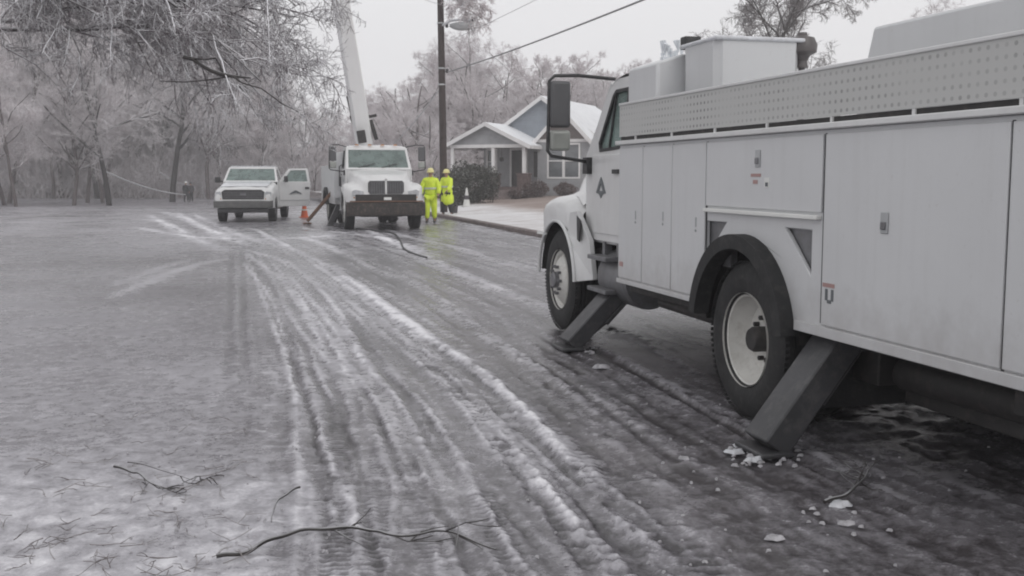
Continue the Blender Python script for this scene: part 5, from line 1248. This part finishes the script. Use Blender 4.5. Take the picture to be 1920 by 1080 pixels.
# a second house seen past the mirror
p2_ = at(1110, 300, 66); H2 = empty('house', (p2_.x + 1.6, 66, .6), R(-22), 'neighbouring house with a broad white snow roof seen past the truck mirror', 'house')
q = MB(); q.box(-3, 9, 0, 8, -.3, 3.2); q.slab([[(-3, 3.2), (9, 3.2), (3, 5.7)]], face(.01), 0, 7.9); q.build('wall', M['siding'], H2)
gable_roof(-3, 9, 3, 3.25, 5.75, -.35, 8.3, .12, .4, H2)
q = MB(); q.box(1, 2.2, -.04, -.005, 1, 2.4); q.box(4, 5.2, -.04, -.005, 1, 2.4); q.build('window', M['winglass'], H2)

# ================================================================== SHRUBS
def leafy(name, x, y, z, w, d, h, n, m, label, seed, cat='bush', ls=.06):
    r = np.random.RandomState(seed); P = r.normal(0, 1, (n, 3)); P /= np.linalg.norm(P, axis=1, keepdims=True); P *= r.uniform(.35, 1, (n, 1)) ** .5
    lump = 1 + .22 * np.sin(P[:, 0:1] * 5 + seed) * np.cos(P[:, 1:2] * 4) + r.normal(0, .05, (n, 1)); P = P * lump * np.array([w / 2, d / 2, h / 2]) + np.array([0, 0, h * .48]); P[:, 2] = np.maximum(P[:, 2], .02)
    a = r.normal(0, 1, (n, 3)); a /= np.linalg.norm(a, axis=1, keepdims=True); b = np.cross(a, r.normal(0, 1, (n, 3))); b /= np.linalg.norm(b, axis=1, keepdims=True)
    s = r.uniform(.5, 1.4, (n, 1)) * ls; V = np.stack([P - a * s, P + b * s * .5, P + a * s, P - b * s * .5], 1).reshape(-1, 3); Q = np.arange(n * 4).reshape(n, 4)
    root = empty(name, (x, y, z), 0, label, cat); npmesh('foliage', V, Q, m, root, smooth=False)
    g = Grow(seed); k = 26; st = np.stack([r.normal(0, w * .12, k), r.normal(0, d * .12, k), np.zeros(k)], 1); dd = np.stack([r.normal(0, .5, k), r.normal(0, .5, k), np.ones(k)], 1); dd /= np.linalg.norm(dd, axis=1, keepdims=True)
    Pp = g.paths(st, dd, np.full(k, h * .95), 5, .12, 0); g.tubes('c', Pp, np.full(k, .02), np.full(k, .006), 4); npmesh('stems', *g.out('c'), M['bark'], root); return root
M['evergreen'] = bark('evergreen_leaf', (.045, .048, .036), (.28, .28, .27), .5, 1.3); M['redbush'] = bark('reddish_shrub', (.10, .065, .06), (.36, .33, .33), .5, 1.3)
p = at(884, 364, 53); leafy('bush', p.x, 53, gz(p.x, 53), 2.5, 1.9, 2.05, 9000, M['evergreen'], 'large dark evergreen bush left of the house porch', 4)
p = at(855, 366, 51); leafy('bush', p.x, 51, gz(p.x, 51), 1.6, 1.4, 1.7, 5000, M['evergreen'], 'smaller dark bush right behind the utility pole', 5)
def hloc(u, v): c, s_ = math.cos(HB), math.sin(HB); return HX + u * c - v * s_, HY + u * s_ + v * c
for i, (u, v, w_, h_, lb) in enumerate(((2.9, -.3, 1.5, .95, 'reddish shrub right of the porch steps'), (4.3, .3, 1.3, .7, 'low reddish shrub under the bay window'), (1.9, -.75, .9, .55, 'small brown shrub beside the porch pier'), (-.5, -.7, 1.4, .7, 'low brown shrub in front of the porch railing'))):
    x, y = hloc(u, v); leafy('shrub', x, y, gz(x, y), w_, .9, h_, 2400, M['redbush'], lb, 20 + i, 'shrub', .04)

# ================================================================== ON THE ROAD
def road_branch(name, pts, r, label, twigs=3, seed=0, h=.03, m='darkbark', subs=()):
    g = Grow(seed); c = catmull([gnd(*p) for p in pts], 5); n = len(c); P = np.concatenate([c, np.full((n, 1), h) + .004 * np.sin(np.arange(n) * .8)[:, None]], 1)
    b = MB(); b.tube([tuple(p) for p in P], list(np.linspace(r, r * .35, n)), 8)
    for sp in subs:
        cc = catmull([gnd(*p) for p in sp], 4); b.tube([(x, y, h * .7) for x, y in cc], list(np.linspace(r * .4, r * .15, len(cc))), 6)
    if twigs:
        C, l, rr_ = g.kids(P[None, n // 3:], np.array([.5]), np.array([r]), twigs * 3, .1, (.3, .8), (20, 60), 4, .2, -.02, rmin=.002, key='c', sides=5)
        C[:, :, 2] = np.clip(C[:, :, 2], .012, .10); D, l, rr_ = g.kids(C, l, rr_, 3, .2, (.3, .7), (20, 60), 3, .25, -.05, rmin=.0018, key='d', sides=4); D[:, :, 2] = np.clip(D[:, :, 2], .01, .10)
        for CC_ in (C, D):
            for q in CC_: b.tube([tuple(v) for v in q], [.0035, .003, .0025, .002, .0018][:len(q)], 5)
    o = b.build(name, M[m]); return tag(o, label, 'fallen branch')
road_branch('fallen_branch', [(406, 1058), (455, 1052), (500, 1030), (545, 1014), (590, 1006), (650, 1004), (700, 1008), (730, 1017), (790, 1016), (830, 1008), (870, 1022), (930, 1045)], .0105, 'long thin dark branch lying across the tyre tracks at the bottom of the view', 1, 1, .035, subs=[[(630, 1006), (655, 1020), (675, 1030)], [(860, 1014), (890, 1030), (905, 1040)]])
road_branch('fallen_branch', [(562, 924), (540, 935), (520, 952), (511, 975), (509, 990)], .0065, 'short hooked twig standing on the ice above the long branch', 0, 2, .03)
road_branch('fallen_branch', [(215, 888), (245, 897), (262, 903), (285, 920), (306, 932)], .008, 'stubby broken branch lying in the twigs at the far left', 1, 3, .04)
road_branch('fallen_branch', [(240, 880), (290, 890), (330, 905), (380, 917)], .0035, 'thin forked branch behind the stubby one at the far left', 1, 4, .04)
road_branch('fallen_branch', [(1545, 960), (1580, 948), (1605, 930), (1622, 910), (1628, 898)], .010, 'small iced branch pointing up from the debris beside the near truck', 3, 5, .05)
# bent upright stem of the left litter
# twig litter
g = Grow(41); n = 95; px = g.r.uniform(-60, 520, n); py = 1080 - (g.r.uniform(0, 1, n) ** 1.2) * 300; P0 = np.array([gnd(a, b) for a, b in zip(px, py)]); keep = (px < 560 - (1080 - py) * .3)
P0 = P0[keep]; n = len(P0); st = np.concatenate([P0, g.r.uniform(.012, .035, (n, 1))], 1); a = g.r.uniform(0, 6.28, n); dr = np.stack([np.cos(a), np.sin(a) * .8, g.r.normal(0, .06, n)], 1); dr /= np.linalg.norm(dr, axis=1, keepdims=True)
C = g.paths(st, dr, g.r.uniform(.04, .24, n), 4, .22, 0); C[:, :, 2] = np.clip(C[:, :, 2], .008, .06); g.tubes('c', C, np.full(n, .0024), np.full(n, .0012), 4)
D, l, r = g.kids(C, np.full(n, .16), np.full(n, .003), 2, .2, (.3, .9), (20, 60), 3, .25, 0, rmin=.0014, key='x'); D[:, :, 2] = np.clip(D[:, :, 2], .006, .05); g.tubes('c', D, np.full(len(D), .002), np.full(len(D), .001), 3)
o = npmesh('twig_litter', *g.out('c'), M['litter'], smooth=False); tag(o, 'litter of small icy twigs scattered over the frozen road at lower left', 'twig litter', kind='stuff')
# ice fragments
def chunk(mb, x, y, s, r, fl=.45):
    vs = []; pr = []
    for k in range(7):
        a = 2 * math.pi * k / 7 + r.uniform(-.2, .2); q = s * r.uniform(.6, 1.15); vs.append((x + q * math.cos(a) * 1.4, y + q * math.sin(a) * .8, r.uniform(.0, .01)))
    for k in range(7): a_ = vs[k]; vs.append((x + (a_[0] - x) * .6 + r.uniform(-.1, .1) * s, y + (a_[1] - y) * .6, s * fl * r.uniform(.6, 1.2) + .012))
    mb.add(vs, [tuple(range(7))[::-1], tuple(range(7, 14))] + [(k, (k + 1) % 7, 7 + (k + 1) % 7, 7 + k) for k in range(7)])
r = random.Random(12); mb = MB()
def scatter(px0, px1, py0, py1, n, s0, s1):
    for i in range(n): q = gnd(r.uniform(px0, px1), r.uniform(py0, py1)); chunk(mb, q[0], q[1], r.uniform(s0, s1), r)
scatter(1150, 1900, 740, 1080, 26, .005, .012); scatter(238, 620, 760, 1080, 90, .003, .008); scatter(900, 1400, 780, 1080, 24, .004, .010); scatter(1500, 1680, 930, 1010, 10, .008, .018); scatter(1365, 1500, 842, 878, 26, .008, .022); scatter(1050, 1120, 652, 668, 10, .01, .02)
o = mb.build('ice_debris', M['icechip'], ang=60); tag(o, 'small broken ice fragments scattered over the road', 'ice debris', kind='stuff')
for i, (px, py, s, lb) in enumerate(((1375, 852, .045, 'white ice lump left of the rear outrigger foot'), (1392, 838, .032, 'small upright ice lump above the left side of the rear outrigger foot'), (1418, 866, .04, 'ice lump in front of the rear outrigger foot'), (1448, 860, .05, 'broad ice lump at the right front of the rear outrigger foot'), (1575, 950, .05, 'flat ice sliver beside the iced branch at lower right'), (1122, 690, .05, 'flat ice patch lying beyond the front outrigger foot'), (1088, 657, .03, 'ice lump right of the front outrigger foot'), (1450, 1012, .035, 'pale ice sliver at the bottom right of the road'), (1588, 985, .028, 'small ice lump under the debris at lower right'), (1285, 862, .024, 'lone ice bit on the dark asphalt between ridges'))):
    q = gnd(px, py); m1 = MB(); rr = random.Random(30 + i)
    for j in range(4): chunk(m1, rr.uniform(-1, 1) * s, rr.uniform(-.5, .5) * s, s * rr.uniform(.5, .9), rr, .5)
    o = m1.build('ice_chunk', M['icechip'] if i > 4 else M['ice'], None, ang=70); o.location = (q[0], q[1], .0); tag(o, lb, 'ice chunk')

# ================================================================== HAZE
hz = MB(); hz.box(-210, 210, -60, 270, -1.9, 32); hm_ = bpy.data.materials.new('freezing_mist'); hm_.use_nodes = True; t = hm_.node_tree; t.nodes.clear()
pv = t.nodes.new('ShaderNodeVolumePrincipled'); pv.inputs['Color'].default_value = (.97, .965, .975, 1); pv.inputs['Density'].default_value = .0019; pv.inputs['Anisotropy'].default_value = .2
oo = t.nodes.new('ShaderNodeOutputMaterial'); t.links.new(pv.outputs[0], oo.inputs['Volume'])
hzo = hz.build('haze', hm_, smooth=False); tag(hzo, kind='stuff')
